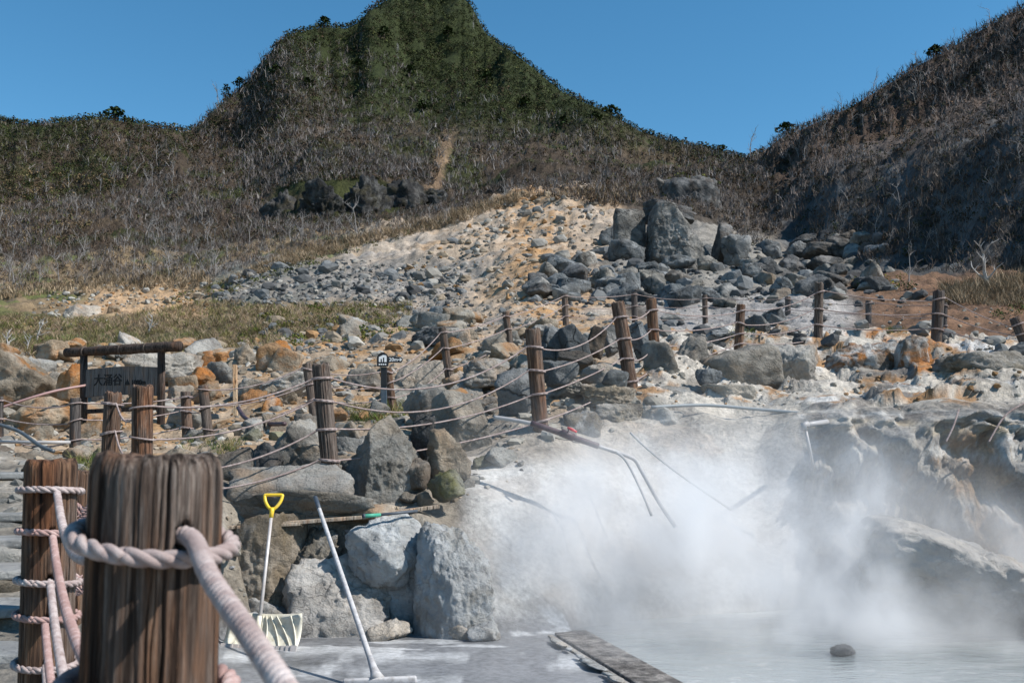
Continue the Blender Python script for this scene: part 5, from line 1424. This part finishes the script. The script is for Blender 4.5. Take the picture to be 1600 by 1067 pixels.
def pick(cols, n): 
    c = np.array(cols)[RNG.integers(0, len(cols), n)]
    return c * RNG.uniform(.75, 1.3, (n, 1))

GREEN = [(.03, .042, .014), (.042, .055, .018), (.024, .034, .012), (.052, .06, .02), (.034, .04, .017)]
OLIVE = [(.05, .046, .02), (.062, .05, .026), (.038, .04, .016), (.06, .043, .027), (.045, .052, .018)]
BROWN = [(.08, .053, .035), (.068, .049, .036), (.09, .058, .034), (.055, .043, .033)]
TWIG = [(.19, .172, .165), (.14, .122, .115), (.24, .222, .213), (.1, .085, .078)]
TWIGL = [(.25, .235, .225), (.19, .176, .168), (.14, .123, .116), (.31, .295, .285)]
EXCL = [[(410, 305), (470, 285), (560, 280), (670, 290), (680, 315), (600, 335), (470, 340), (410, 338)], [(676, 300), (684, 270), (694, 235), (704, 205), (716, 208), (706, 240), (698, 270), (694, 300)],
        [(692, 80), (718, 84), (720, 106), (700, 104)], [(640, 66), (662, 68), (660, 82), (644, 80)], [(500, 78), (516, 80), (514, 94), (500, 92)], [(580, 102), (604, 106), (600, 126), (582, 120)]]
def veg(poly, n, px, cols, kind, ymin=0, thin=None, **kw):
    uv = sample_poly(poly, n)
    uv = np.array([q for q in uv if not any(inpoly(q[0], q[1], e) for e in EXCL)])
    p = hits(uv[:, 0], uv[:, 1], ymin); ok = ~np.isnan(p[:, 1])
    p = p[ok]
    if thin is not None:
        f = fbm(p[:, 0] / (p[:, 1] * .06), p[:, 1] / (p[:, 1] * .06) + p[:, 2] / (p[:, 1] * .05), 0 * p[:, 0] + 3.3, 3)
        p = p[f + RNG.normal(size=len(p)) * .12 > thin]
    n = len(p)
    if n == 0: return
    s = RNG.uniform(px[0], px[1], n) / F * p[:, 1]
    p[:, 2] = H(p[:, 0], p[:, 1]) 
    (add_shrubs if kind == 's' else add_twigs)(p, s, pick(cols, n), **kw)
# the peak
PK = [(290, 170), (400, 30), (560, -10), (600, -90), (760, -40), (920, 90), (1200, 195), (1180, 260), (900, 230), (700, 220), (450, 200), (300, 260)]
G2_ = [(.06, .076, .024), (.082, .096, .03), (.042, .055, .019), (.095, .1, .034), (.034, .042, .017)]
veg(PK, 6000, (6, 13), GREEN + OLIVE, 's', nq=22, leaf=.19, thin=-.35)
veg(PK, 3600, (5, 11), G2_, 's', nq=20, leaf=.2, thin=.0)
veg([(300, 195), (420, 60), (590, 50), (900, 150), (1180, 235), (1180, 290), (900, 260), (600, 240), (300, 280)], 2000, (6, 13), OLIVE + G2_ + BROWN, 's', nq=14, leaf=.27)
veg([(330, 170), (420, 90), (560, 60), (700, 150), (900, 180), (1180, 240), (1180, 270), (800, 260), (400, 250)], 1300, (9, 17), TWIG, 't', nb=4)
veg([(290, 190), (400, 70), (470, 50), (520, 120), (560, 220), (300, 270)], 1500, (6, 13), OLIVE + BROWN + BROWN, 's', nq=18, leaf=.22)
veg([(290, 190), (400, 70), (470, 50), (520, 120), (560, 220), (300, 270)], 900, (8, 17), TWIG, 't', nb=5)
veg([(600, -60), (740, -40), (900, 90), (1010, 180), (900, 200), (660, 180)], 2200, (5, 12), G2_ + GREEN, 's', nq=20, leaf=.22)
# middle slopes of the peak
MS = [(250, 230), (600, 190), (1190, 240), (1230, 330), (900, 300), (700, 340), (350, 380), (200, 350)]
veg(MS, 2300, (6, 14), OLIVE + BROWN, 's', nq=14, leaf=.27, thin=-.1)
veg(MS, 900, (6, 13), G2_, 's', nq=16, leaf=.25, thin=.1)
veg(MS, 2600, (8, 19), TWIG, 't', nb=5, thin=-.15)
veg([(380, 250), (520, 235), (680, 255), (690, 285), (600, 285), (500, 282), (430, 300), (380, 310)], 900, (5, 13), OLIVE + BROWN + BROWN, 's', nq=16, leaf=.24)
veg([(380, 250), (520, 235), (690, 255), (720, 300), (600, 285), (500, 282), (430, 300), (380, 310)], 800, (8, 18), TWIG, 't', nb=5)
# hill on the left
veg([(-60, 120), (90, 130), (170, 130), (290, 160), (310, 235), (200, 300), (-60, 330)], 3800, (7, 15), OLIVE + GREEN + BROWN + OLIVE + G2_, 's', nq=20, leaf=.2)
veg([(-60, 190), (290, 200), (300, 280), (150, 330), (-60, 380)], 700, (8, 17), TWIG, 't', nb=4)
veg([(-60, 260), (200, 280), (120, 380), (-60, 400)], 700, (6, 14), [(.2, .14, .075), (.16, .12, .06), (.09, .1, .03), (.12, .085, .045)], 's', nq=14, leaf=.27)
# lower left slope: bare grey brush
LS = [(-60, 330), (250, 300), (520, 340), (740, 325), (640, 360), (480, 390), (330, 435), (-60, 460)]
veg(LS, 3000, (7, 18), TWIGL + TWIG, 't', nb=6, wid=.02, thin=-.3)
veg(LS, 1500, (8, 20), [(.13, .1, .085), (.1, .075, .06), (.16, .12, .09)], 't', nb=6, wid=.02)
veg(LS, 1300, (5, 13), OLIVE + BROWN + BROWN + [(.2, .14, .08), (.06, .045, .035)], 's', nq=14, leaf=.27)
# saddle and right of the scree
SD = [(700, 300), (900, 270), (1190, 260), (1240, 340), (1180, 390), (1110, 340), (1000, 320), (930, 320), (820, 300)]
veg(SD, 1500, (7, 18), TWIG, 't', nb=5)
veg(SD, 1200, (5, 12), OLIVE + BROWN + BROWN + [(.16, .10, .06)], 's', nq=14, leaf=.27)
# right hill
RH = [(1160, 200), (1260, 120), (1400, 30), (1640, -120), (1640, 190), (1450, 240), (1300, 270), (1230, 330), (1190, 300)]
veg(RH, 4000, (8, 20), [(.22, .185, .17), (.17, .138, .122), (.27, .235, .22), (.12, .09, .075)], 't', nb=5, thin=-.25)
veg(RH, 2600, (6, 15), BROWN + BROWN + OLIVE + [(.16, .10, .06), (.05, .045, .03)], 's', nq=14, leaf=.26)
CLF = [(1230, 330), (1300, 270), (1450, 240), (1640, 190), (1640, 430), (1420, 425), (1250, 400)]
veg(CLF, 1500, (8, 22), [(.18, .15, .13), (.12, .098, .083), (.08, .066, .056)], 't', nb=5)
veg(CLF, 500, (6, 14), BROWN + OLIVE, 's', nq=14, leaf=.26)
veg(CLF, 220, (7, 15), OLIVE + GREEN, 's', nq=16, leaf=.25)
veg([(395, 320), (470, 310), (600, 312), (690, 300), (690, 325), (600, 350), (470, 356), (400, 350)], 420, (9, 24), TWIG + TWIGL, 't', nb=5, ymin=100) if False else None
# skyline growth
sk = np.stack([RNG.uniform(1180, 1640, 420), np.zeros(420)], 1)
for u in np.linspace(-40, 1640, 900):
    t, e = ray(u, 300)
    c = int(np.clip(np.interp(t, TC, np.arange(nC)), 0, nC - 1)); r = 60 + int(np.argmax(ECACHE[60:, c])); y = YR[r]
    p = np.array([[TC[c] * y, y, Z[r, c]]])
    if u > 1190 or 300 < u < 420:
        add_twigs(p, np.array([random.uniform(6, 20) / F * y]), pick([(.11, .095, .09), (.08, .07, .065)], 1), nb=4)
        if random.random() < .45: add_shrubs(p, np.array([random.uniform(7, 14) / F * y]), pick(OLIVE + GREEN, 1), 14, leaf=.26)
    else:
        add_shrubs(p, np.array([random.uniform(6, 17) / F * y]), pick(GREEN + OLIVE, 1), 18, leaf=.25)
# low growth nearer: moss cushions, green patches in the grass
veg([(360, 540), (420, 490), (560, 470), (640, 490), (640, 520), (520, 545)], 130, (10, 30), [(.10, .12, .02), (.08, .105, .02), (.13, .13, .03)], 's', nq=30, flat=.4, leaf=.16)
veg([(0, 555), (0, 500), (120, 500), (60, 550)], 50, (8, 20), [(.08, .105, .02), (.1, .12, .03)], 's', nq=26, flat=.4, leaf=.16)
veg([(250, 470), (340, 445), (420, 420), (640, 360), (800, 315), (820, 300), (640, 370), (440, 430), (300, 480)], 160, (8, 20), [(.08, .1, .02), (.11, .11, .03), (.07, .07, .03)], 's', nq=22, flat=.4, leaf=.17)
veg([(1330, 440), (1420, 430), (1430, 450), (1340, 455)], 16, (10, 24), [(.07, .1, .03), (.16, .14, .02)], 's', nq=30, leaf=.18)
veg([(1540, 480), (1600, 470), (1600, 500), (1550, 500)], 14, (10, 22), [(.08, .11, .03)], 's', nq=26, leaf=.18)
veg([(1035, 280), (1080, 268), (1130, 290), (1100, 284)], 26, (8, 16), [(.14, .14, .02), (.10, .11, .02)], 's', nq=20, flat=.35)
me = mesh_np('shrubs', np.vstack(SV), np.vstack(SF), False, np.vstack(SCc))
tag(link('shrubs', me, M['leafstuff']), 'green and olive shrubs covering the mountain and hills', None, None, 'stuff')
me = mesh_np('dry_brush', np.vstack(TV), np.vstack(TF), False, np.vstack(TCc))
tag(link('dry_brush', me, M['twigstuff']), 'bare grey brush covering the slopes', None, None, 'stuff')

# grass blades
GV, GF, GC, GN = [], [], [], [0]
def grass(poly, n, px, cols, nb=7, spread=.35, wid=.05, ymin=0):
    uv = sample_poly(poly, n); p = hits(uv[:, 0], uv[:, 1], ymin); p = p[~np.isnan(p[:, 1])]; N = len(p)
    size = (RNG.uniform(px[0], px[1], N) / F * p[:, 1])[:, None, None]
    base = np.repeat(p[:, None, :], nb, 1) + RNG.normal(size=(N, nb, 3)) * np.array([.25, .25, .0]) * size
    d = RNG.normal(size=(N, nb, 3)) * spread; d[..., 2] = 1; d /= np.linalg.norm(d, axis=2)[..., None]
    L = size * RNG.uniform(.5, 1.15, (N, nb, 1))
    sd = np.cross(d, RNG.normal(size=d.shape)); sd /= np.linalg.norm(sd, axis=2)[..., None]
    w = size * wid; tip = base + d * L; tip[..., :2] += d[..., :2] * L * .4; m = base + d * L * .55
    V = np.stack([base - sd * w, base + sd * w, m + sd * w * .7, m - sd * w * .7, tip], 2).reshape(-1, 3)
    k = np.arange(N * nb)[:, None] * 5 + GN[0]
    GF.append(np.concatenate([np.concatenate([k, k + 1, k + 2], 1), np.concatenate([k, k + 2, k + 3], 1), np.concatenate([k + 3, k + 2, k + 4], 1)]))
    cc = pick(cols, N)[:, None, :] * RNG.uniform(.7, 1.3, (N, nb, 1))
    GV.append(V); GC.append(np.repeat(cc.reshape(-1, 3), 5, 0)); GN[0] += len(V)
DRY = [(.27, .205, .135), (.22, .16, .10), (.33, .26, .18), (.16, .117, .073)]
grass([(-20, 560), (-20, 490), (150, 500), (350, 470), (420, 480), (640, 475), (640, 510), (480, 520), (420, 545), (330, 550)], 3600, (5, 15), DRY + [(.12, .13, .04), (.15, .14, .05)], 8, .55, .03)
grass([(-20, 470), (-20, 450), (120, 440), (330, 425), (330, 450), (100, 460)], 500, (6, 14), DRY)
grass([(330, 450), (440, 400), (640, 350), (800, 305), (840, 305), (700, 355), (560, 385), (440, 420)], 1500, (6, 14), DRY, 8, .45, .032)
grass([(820, 310), (960, 290), (1030, 300), (960, 325), (900, 310)], 300, (6, 14), DRY + BROWN)
grass([(1470, 450), (1600, 430), (1600, 480), (1480, 475)], 700, (8, 24), DRY + [(.18, .13, .08)], 9, .35, .022)
GRN = [(.10, .13, .03), (.14, .15, .05), (.07, .1, .03), (.3, .24, .12)]
for poly, n, px in (([(540, 640), (640, 630), (650, 655), (555, 668)], 130, (9, 22)), ([(720, 590), (770, 575), (775, 600), (730, 620)], 60, (9, 20)), ([(850, 550), (980, 530), (985, 548), (870, 565)], 110, (9, 20)),
                    ([(110, 715), (160, 700), (165, 735), (120, 740)], 70, (10, 24)), ([(330, 700), (380, 690), (380, 705), (340, 712)], 30, (10, 22)), ([(1140, 520), (1180, 515), (1180, 530), (1150, 535)], 24, (8, 16)),
                    ([(1380, 515), (1440, 512), (1440, 520), (1385, 522)], 30, (8, 14)), ([(280, 690), (340, 680), (340, 700), (290, 706)], 24, (8, 20))):
    grass(poly, n, px, GRN, 12, .5, .022)
me = mesh_np('grass', np.vstack(GV), np.vstack(GF), False, np.vstack(GC))
tag(link('grass', me, M['grassblade']), 'dry and green grass growing between the rocks', None, None, 'stuff')

# ------------------------------------------------------------------ trees one can tell apart
def dead_tree_mesh(seed, h=1.0, forks=4, r0=.02):
    rg = random.Random(seed); m = MB()
    def branch(p, d, L, r, depth):
        n = 4; pts = [p]; dd = d.copy()
        for i in range(n):
            dd = (dd + Vector((rg.uniform(-.28, .28), rg.uniform(-.28, .28), rg.uniform(-.05, .15)))).normalized()
            pts.append(pts[-1] + dd * L / n)
        m.tube(pts, [r * (1 - .65 * i / n) for i in range(n + 1)], 5 if depth == 0 else 4, False)
        if depth < 2:
            for k in range(forks if depth == 0 else 3):
                i = rg.randint(1, n); a = rg.uniform(0, 6.28)
                nd = (dd * .7 + Vector((math.cos(a), math.sin(a), rg.uniform(.0, .6)))).normalized()
                branch(pts[i], nd, L * rg.uniform(.35, .6), r * .5, depth + 1)
    branch(Vector((0, 0, 0)), Vector((rg.uniform(-.15, .15), rg.uniform(-.15, .15), 1)).normalized(), h * .75, r0, 0)
    me = bpy.data.meshes.new('trunk'); me.from_pydata(m.v, [], m.f); me.update()
    return me
DT = [dead_tree_mesh(s, 1, 5) for s in range(9)]
for me in DT: me.materials.append(M['deadwood'])
def dead_tree(u, v, hp, label, group=None, white=False, seed=None, ymin=0):
    p = hit(u, v, ymin)
    if p.y != p.y: return
    if white:
        me = dead_tree_mesh(seed or 77, 1, 6, .05); me.materials.append(M['deadwood_w'])
    else: me = random.choice(DT)
    o = bpy.data.objects.new('dead_tree', me); C.objects.link(o)
    s = hp * (.85 if group else 1) / F * p.y; o.scale = (s, s, s); o.location = p - Vector((0, 0, .03 * s)); o.rotation_euler = (0, 0, random.uniform(0, 6.28))
    tag(o, label, 'dead tree', group)
for poly, n, px, grp, lab in (
    ([(-20, 400), (250, 370), (520, 370), (440, 395), (320, 440), (-20, 450)], 70, (24, 58), 'bare trees of the lower left slope', 'leafless grey tree on the lower left slope above the grass'),
    ([(-20, 330), (220, 250), (420, 280), (420, 360), (-20, 400)], 40, (20, 46), 'bare trees higher on the left slope', 'leafless grey tree higher on the left flank of the mountain'),
    ([(420, 370), (720, 335), (800, 300), (700, 350), (520, 388)], 22, (20, 44), 'bare trees under the dark crag', 'leafless tree below the dark crag along the grassy ridge'),
    ([(1190, 240), (1400, 140), (1600, 60), (1600, 180), (1300, 270)], 40, (22, 48), 'bare trees of the right hill', 'leafless grey tree on the right hill'),
    ([(1250, 330), (1600, 240), (1600, 420), (1300, 400)], 22, (24, 60), 'bare trees on the shaded cliff', 'pale bare tree on the shaded right cliff'),
    ([(500, 200), (1100, 240), (1150, 290), (600, 280)], 26, (16, 34), 'bare trees on the middle of the mountain', 'small leafless tree on the middle slope of the mountain')):
    uv = sample_poly(poly, n)
    for u, v in uv: dead_tree(u, v, random.uniform(*px), lab, grp)
dead_tree(1545, 448, 76, 'silver white dead tree with stubby branches at the right', None, True, 83)
dead_tree(558, 372, 66, 'tall pale bare trunk standing before the dark crag')
dead_tree(1420, 440, 60, 'grey bare tree beside the dark boulder heap')
for u, h in ((1172, 46), (1320, 30), (1365, 40), (1490, 34), (1560, 36), (345, 40), (1290, 26), (1440, 32)):
    t, e = ray(u, 200); c = int(np.clip(np.interp(t, TC, np.arange(nC)), 0, nC - 1)); r = 60 + int(np.argmax(ECACHE[60:, c])); y = YR[r]
    me = DT[int(h) % 9]; o = bpy.data.objects.new('dead_tree', me); C.objects.link(o); s = h / F * y
    o.scale = (s, s, s); o.location = (TC[c] * y, y, Z[r, c] - .1); o.rotation_euler = (0, 0, u)
    if u == 1172: tag(o, 'tall bare tree rising from the saddle against the sky', 'dead tree')
    elif u == 345: tag(o, 'bare tree on the left ridge against the sky', 'dead tree')
    else: tag(o, 'bare tree on the skyline of the right hill', 'dead tree', 'bare trees on the right skyline')
for i, (u, v, h) in enumerate(((12, 548, 36), (42, 545, 30), (58, 530, 34), (232, 520, 36))):
    dead_tree(u, v, h, ['bare white branched bush at the left edge of the grass', 'second bare white bush right of the one at the left edge', 'thin bare bush behind the white bushes at the left', 'lone crooked bare stem in the grass above the carved sign'][i], None, True, 90 + i)
# pines on the skyline and slopes: trunk with layered flat crowns
def pine(u, w, h, label, v=None, group=None):
    if v is None:
        t, e = ray(u, 200); c = int(np.clip(np.interp(t, TC, np.arange(nC)), 0, nC - 1)); r = 60 + int(np.argmax(ECACHE[60:, c])); y = YR[r]
        p = Vector((TC[c] * y, y, Z[r, c]))
    else:
        p = hit(u, v)
        if p.y != p.y: return
        y = p.y
    W, Hh = w / F * y, h / F * y
    root = empty('pine_tree', p); tag(root, label, 'tree', group)
    rg = np.random.default_rng(int(u) + 5)
    MB().tube([p - Vector((0, 0, .2)), p + Vector((.03 * W, 0, Hh * .5)), p + Vector((0, 0, Hh * .92))], [W * .05, W * .035, W * .015], 6).build('trunk', M['signwood'], root)
    n = 150; lay = rg.integers(0, 4, n); zc = np.array([.38, .58, .76, .93])[lay] * Hh; rr = np.array([.5, .46, .36, .2])[lay] * W
    a = rg.uniform(0, 6.28, n); q = np.sqrt(rg.uniform(0, 1, n)); cx = np.cos(a) * rr * q + np.array([.08, -.1, .05, 0])[lay] * W; cy = np.sin(a) * rr * q
    c = np.stack([p.x + cx, p.y + cy, p.z + zc + rg.uniform(-.05, .05, n) * Hh - q * .05 * Hh], 1)
    nr = rg.normal(size=(n, 3)) * .5; nr[:, 2] += 1; nr /= np.linalg.norm(nr, axis=1)[:, None]
    A = np.cross(nr, rg.normal(size=(n, 3))); A /= np.linalg.norm(A, axis=1)[:, None]; B = np.cross(nr, A)
    s = (W * .12 * rg.uniform(.6, 1.2, n))[:, None]
    V = np.stack([c - A * s, c - B * s * .6, c + A * s, c + B * s * .6], 1).reshape(-1, 3)
    col = np.array([.03, .048, .014]) * rg.uniform(.7, 1.5, (n, 1))
    me = mesh_np('crown', V, np.arange(4 * n).reshape(-1, 4), False, np.repeat(col, 4, 0))
    link('crown', me, M['leafstuff'], root)
pine(181, 36, 22, 'flat topped pine standing alone on the left hill crest')
pine(505, 26, 18, 'dark pine on the left shoulder of the mountain')
pine(372, 22, 20, 'pine on the lower left ridge of the mountain')
pine(958, 30, 16, 'layered green pine on the right ridge of the mountain')
pine(930, 26, 14, 'small pine beside the layered one on the right ridge', v=190)
pine(1128, 20, 14, 'small pine left of the saddle')
pine(1230, 34, 22, 'flat layered pine at the foot of the right skyline')
pine(1470, 34, 18, 'leaning pine high on the right skyline')
pine(352, 18, 30, 'slender pine on the left ridge above the bare trees')
for i, (u, v) in enumerate(((640, 120), (700, 60), (560, 110), (480, 140), (760, 130), (820, 170), (600, 60), (880, 200), (430, 120), (660, 175))):
    pine(u, 22, 20, 'dark pine among the shrubs on the face of the mountain', v=v, group='pines on the face of the mountain')

# ------------------------------------------------------------------ steam over the pool
def steam_mat():
    m = bpy.data.materials.new('steam'); m.use_nodes = True
    t = m.node_tree; t.nodes.clear()
    out = t.nodes.new('ShaderNodeOutputMaterial'); vol = t.nodes.new('ShaderNodeVolumePrincipled')
    t.links.new(vol.outputs[0], out.inputs['Volume'])
    vol.inputs['Color'].default_value = (.985, .985, .99, 1); vol.inputs['Anisotropy'].default_value = .25
    n = NT.__new__(NT); n.m = m; n.t = t; n.b = None
    p = n.pos()
    # a slow swirl bends the coordinates, then soft lumps drift up and to the right
    w = n.n('ShaderNodeTexNoise', i_Vector=p, i_Scale=.8, i_Detail=2.0)
    ws = n.n('ShaderNodeVectorMath', operation='SCALE'); n.set(ws.inputs[0], w.outputs[1]); ws.inputs['Scale'].default_value = .9
    q = n.n('ShaderNodeVectorMath', operation='ADD'); n.set(q.inputs[0], p); n.set(q.inputs[1], ws.outputs[0]); q = q.outputs[0]
    n1 = n.noise(n.mapping(q, (1, 1, .75)), 1.5, 8, .62)
    total = None
    for (c, r, k) in STEAM:
        sb = n.n('ShaderNodeVectorMath', operation='SUBTRACT'); n.set(sb.inputs[0], p); sb.inputs[1].default_value = c
        dv = n.n('ShaderNodeVectorMath', operation='DIVIDE'); n.set(dv.inputs[0], sb.outputs[0]); dv.inputs[1].default_value = r
        dt = n.n('ShaderNodeVectorMath', operation='DOT_PRODUCT'); n.set(dt.inputs[0], dv.outputs[0]); n.set(dt.inputs[1], dv.outputs[0])
        g = n.math('MULTIPLY', n.math('EXPONENT', n.math('MULTIPLY', dt.outputs['Value'], -1.0)), k)
        total = g if total is None else n.math('ADD', total, g)
    n0 = n.noise(q, .7, 2, .5)
    lump = n.math('MULTIPLY', n.ramp(n1, [(.40, .08), (.5, .5), (.62, 1.7)]), n.ramp(n0, [(.38, .45), (.62, 1.3)]))
    den = n.math('MULTIPLY', total, lump)
    n.set(vol.inputs['Density'], den)
    return m
STEAM = [((.75, 9.9, .75), (.8, .9, .7), 1.5), ((.1, 10.1, .75), (.55, .7, .6), .8), ((4.4, 9.4, .6), (1.0, .7, .5), .45), ((1.8, 9.7, .6), (1.2, 1.0, .75), 1.25), ((2.9, 9.5, .55), (1.1, 1.0, .7), 1.1), ((2.3, 10.4, 1.2), (1.4, .8, .6), .8),
         ((3.7, 10.2, .9), (1.0, .8, .55), .6), ((4.7, 9.9, .7), (.9, .6, .5), .5), ((1.2, 11.3, 1.65), (1.6, .7, .3), .15), ((2.2, 8.4, .15), (1.8, 1.0, .25), .5), ((3.9, 8.6, .25), (1.8, .9, .3), .4), ((5.2, 9.4, .5), (.9, .9, .45), .45), ((3.6, 8.8, .2), (.9, .7, .3), .3)]
mb = MB(); mb.box((2.9, 10.2, 1.42), (7.4, 5.6, 2.8), None, .5)
o = mb.build('steam_cloud', steam_mat())
tag(o, 'white steam drifting over the hot pool and the pale slope', None, None, 'stuff')

# ------------------------------------------------------------------ say which one: rocks and trees of a kind
KWORD = {'tan': 'tan', 'pale': 'pale', 'grey': 'grey', 'bluegrey': 'blue grey', 'dark': 'dark', 'orange': 'orange stained', 'wall': 'crusted', 'mud': 'mud grey', 'moss': 'olive', 'tangrey': 'warm grey'}
ORDW = ['first', 'second', 'third', 'fourth', 'fifth', 'sixth', 'seventh', 'eighth', 'ninth', 'tenth']
SHORT = {z[5]: t for z, t in zip(ZONES, ['in the rocky belt behind the front fence', 'at the foot of the front fence', 'in the boulder field below the grassy ridge', 'in the dry grass above the rocky belt',
    'in the pile around the giant rock', 'in the shaded heap below the right cliff', 'along the brown bank at the right', 'in the stone row behind the right fence', 'on the tan scree slope',
    'on the bare soil in the left grass', 'below the wire fence on the left', 'on top of the steaming slope', 'in gaps of the muddy rock wall', 'beside the stone steps'])}
SHORT.update({'bare trees of the lower left slope': 'on the lower left slope', 'bare trees higher on the left slope': 'high on the left flank of the mountain', 'bare trees under the dark crag': 'on the grassy ridge below the crag',
    'bare trees of the right hill': 'on the right hill', 'bare trees on the shaded cliff': 'on the shaded right cliff', 'bare trees on the middle of the mountain': 'on the middle slope of the mountain',
    'bare trees on the right skyline': 'on the skyline of the right hill', 'pines on the face of the mountain': 'on the face of the mountain', 'dried mud patches along the kerb': 'beside the concrete kerb'})
bpy.context.view_layer.update()
sets = {}
for o in C.objects:
    g = o.get('group')
    if g in SHORT and o.parent is None:
        k = o.data.materials[0].name if o['category'] == 'rock' else ''
        sets.setdefault((g, k), []).append(o)
MNAME = {M[k].name: w for k, w in KWORD.items()}
for (g, k), obs in sets.items():
    noun = (MNAME.get(k, '') + ' rock').strip() if obs[0]['category'] == 'rock' else {'dead tree': 'bare tree', 'tree': 'dark pine', 'mud': 'dried mud patch'}[obs[0]['category']]
    w = SHORT[g]
    px = {o.name: to_px(o.location.x, o.location.y, o.location.z) for o in obs}
    obs.sort(key=lambda o: px[o.name][0]); n = len(obs)
    if n == 1:
        obs[0]['label'] = 'only ' + noun + ' ' + w if obs[0]['category'] == 'rock' else 'only ' + noun + ' ' + w
    elif n <= 10:
        for i, o in enumerate(obs):
            o['label'] = ('leftmost ' if i == 0 else 'rightmost ' if i == n - 1 else '') + (noun if i in (0, n - 1) else ORDW[i] + ' ' + noun + ' from left') + ' ' + w
    else:
        rest = obs[:]
        for i in (0, 1, 2):
            o = obs[i]; o['label'] = (['leftmost ', 'second ', 'third '][i]) + noun + (' ' if i == 0 else ' from left ') + w; rest.remove(o)
            o = obs[n - 1 - i]; o['label'] = (['rightmost ', 'second ', 'third '][i]) + noun + (' ' if i == 0 else ' from right ') + w; rest.remove(o)
        if len(rest) > 4:
            big = max(rest, key=lambda o: o.scale[0] / o.location.y); big['label'] = ('tallest ' if 'tree' in noun else 'largest ') + noun + ' ' + w + ' mid group'; rest.remove(big)
            hi = min(rest, key=lambda o: px[o.name][1]); hi['label'] = 'highest standing ' + noun + ' ' + w + ' mid group'; rest.remove(hi)
            lo = max(rest, key=lambda o: px[o.name][1]); lo['label'] = 'lowest lying ' + noun + ' ' + w + ' mid group' if 'tree' not in noun else 'lowest growing ' + noun + ' ' + w + ' mid group'; rest.remove(lo)
        for o in rest: o['label'] = noun + ' ' + w + ', one among many'
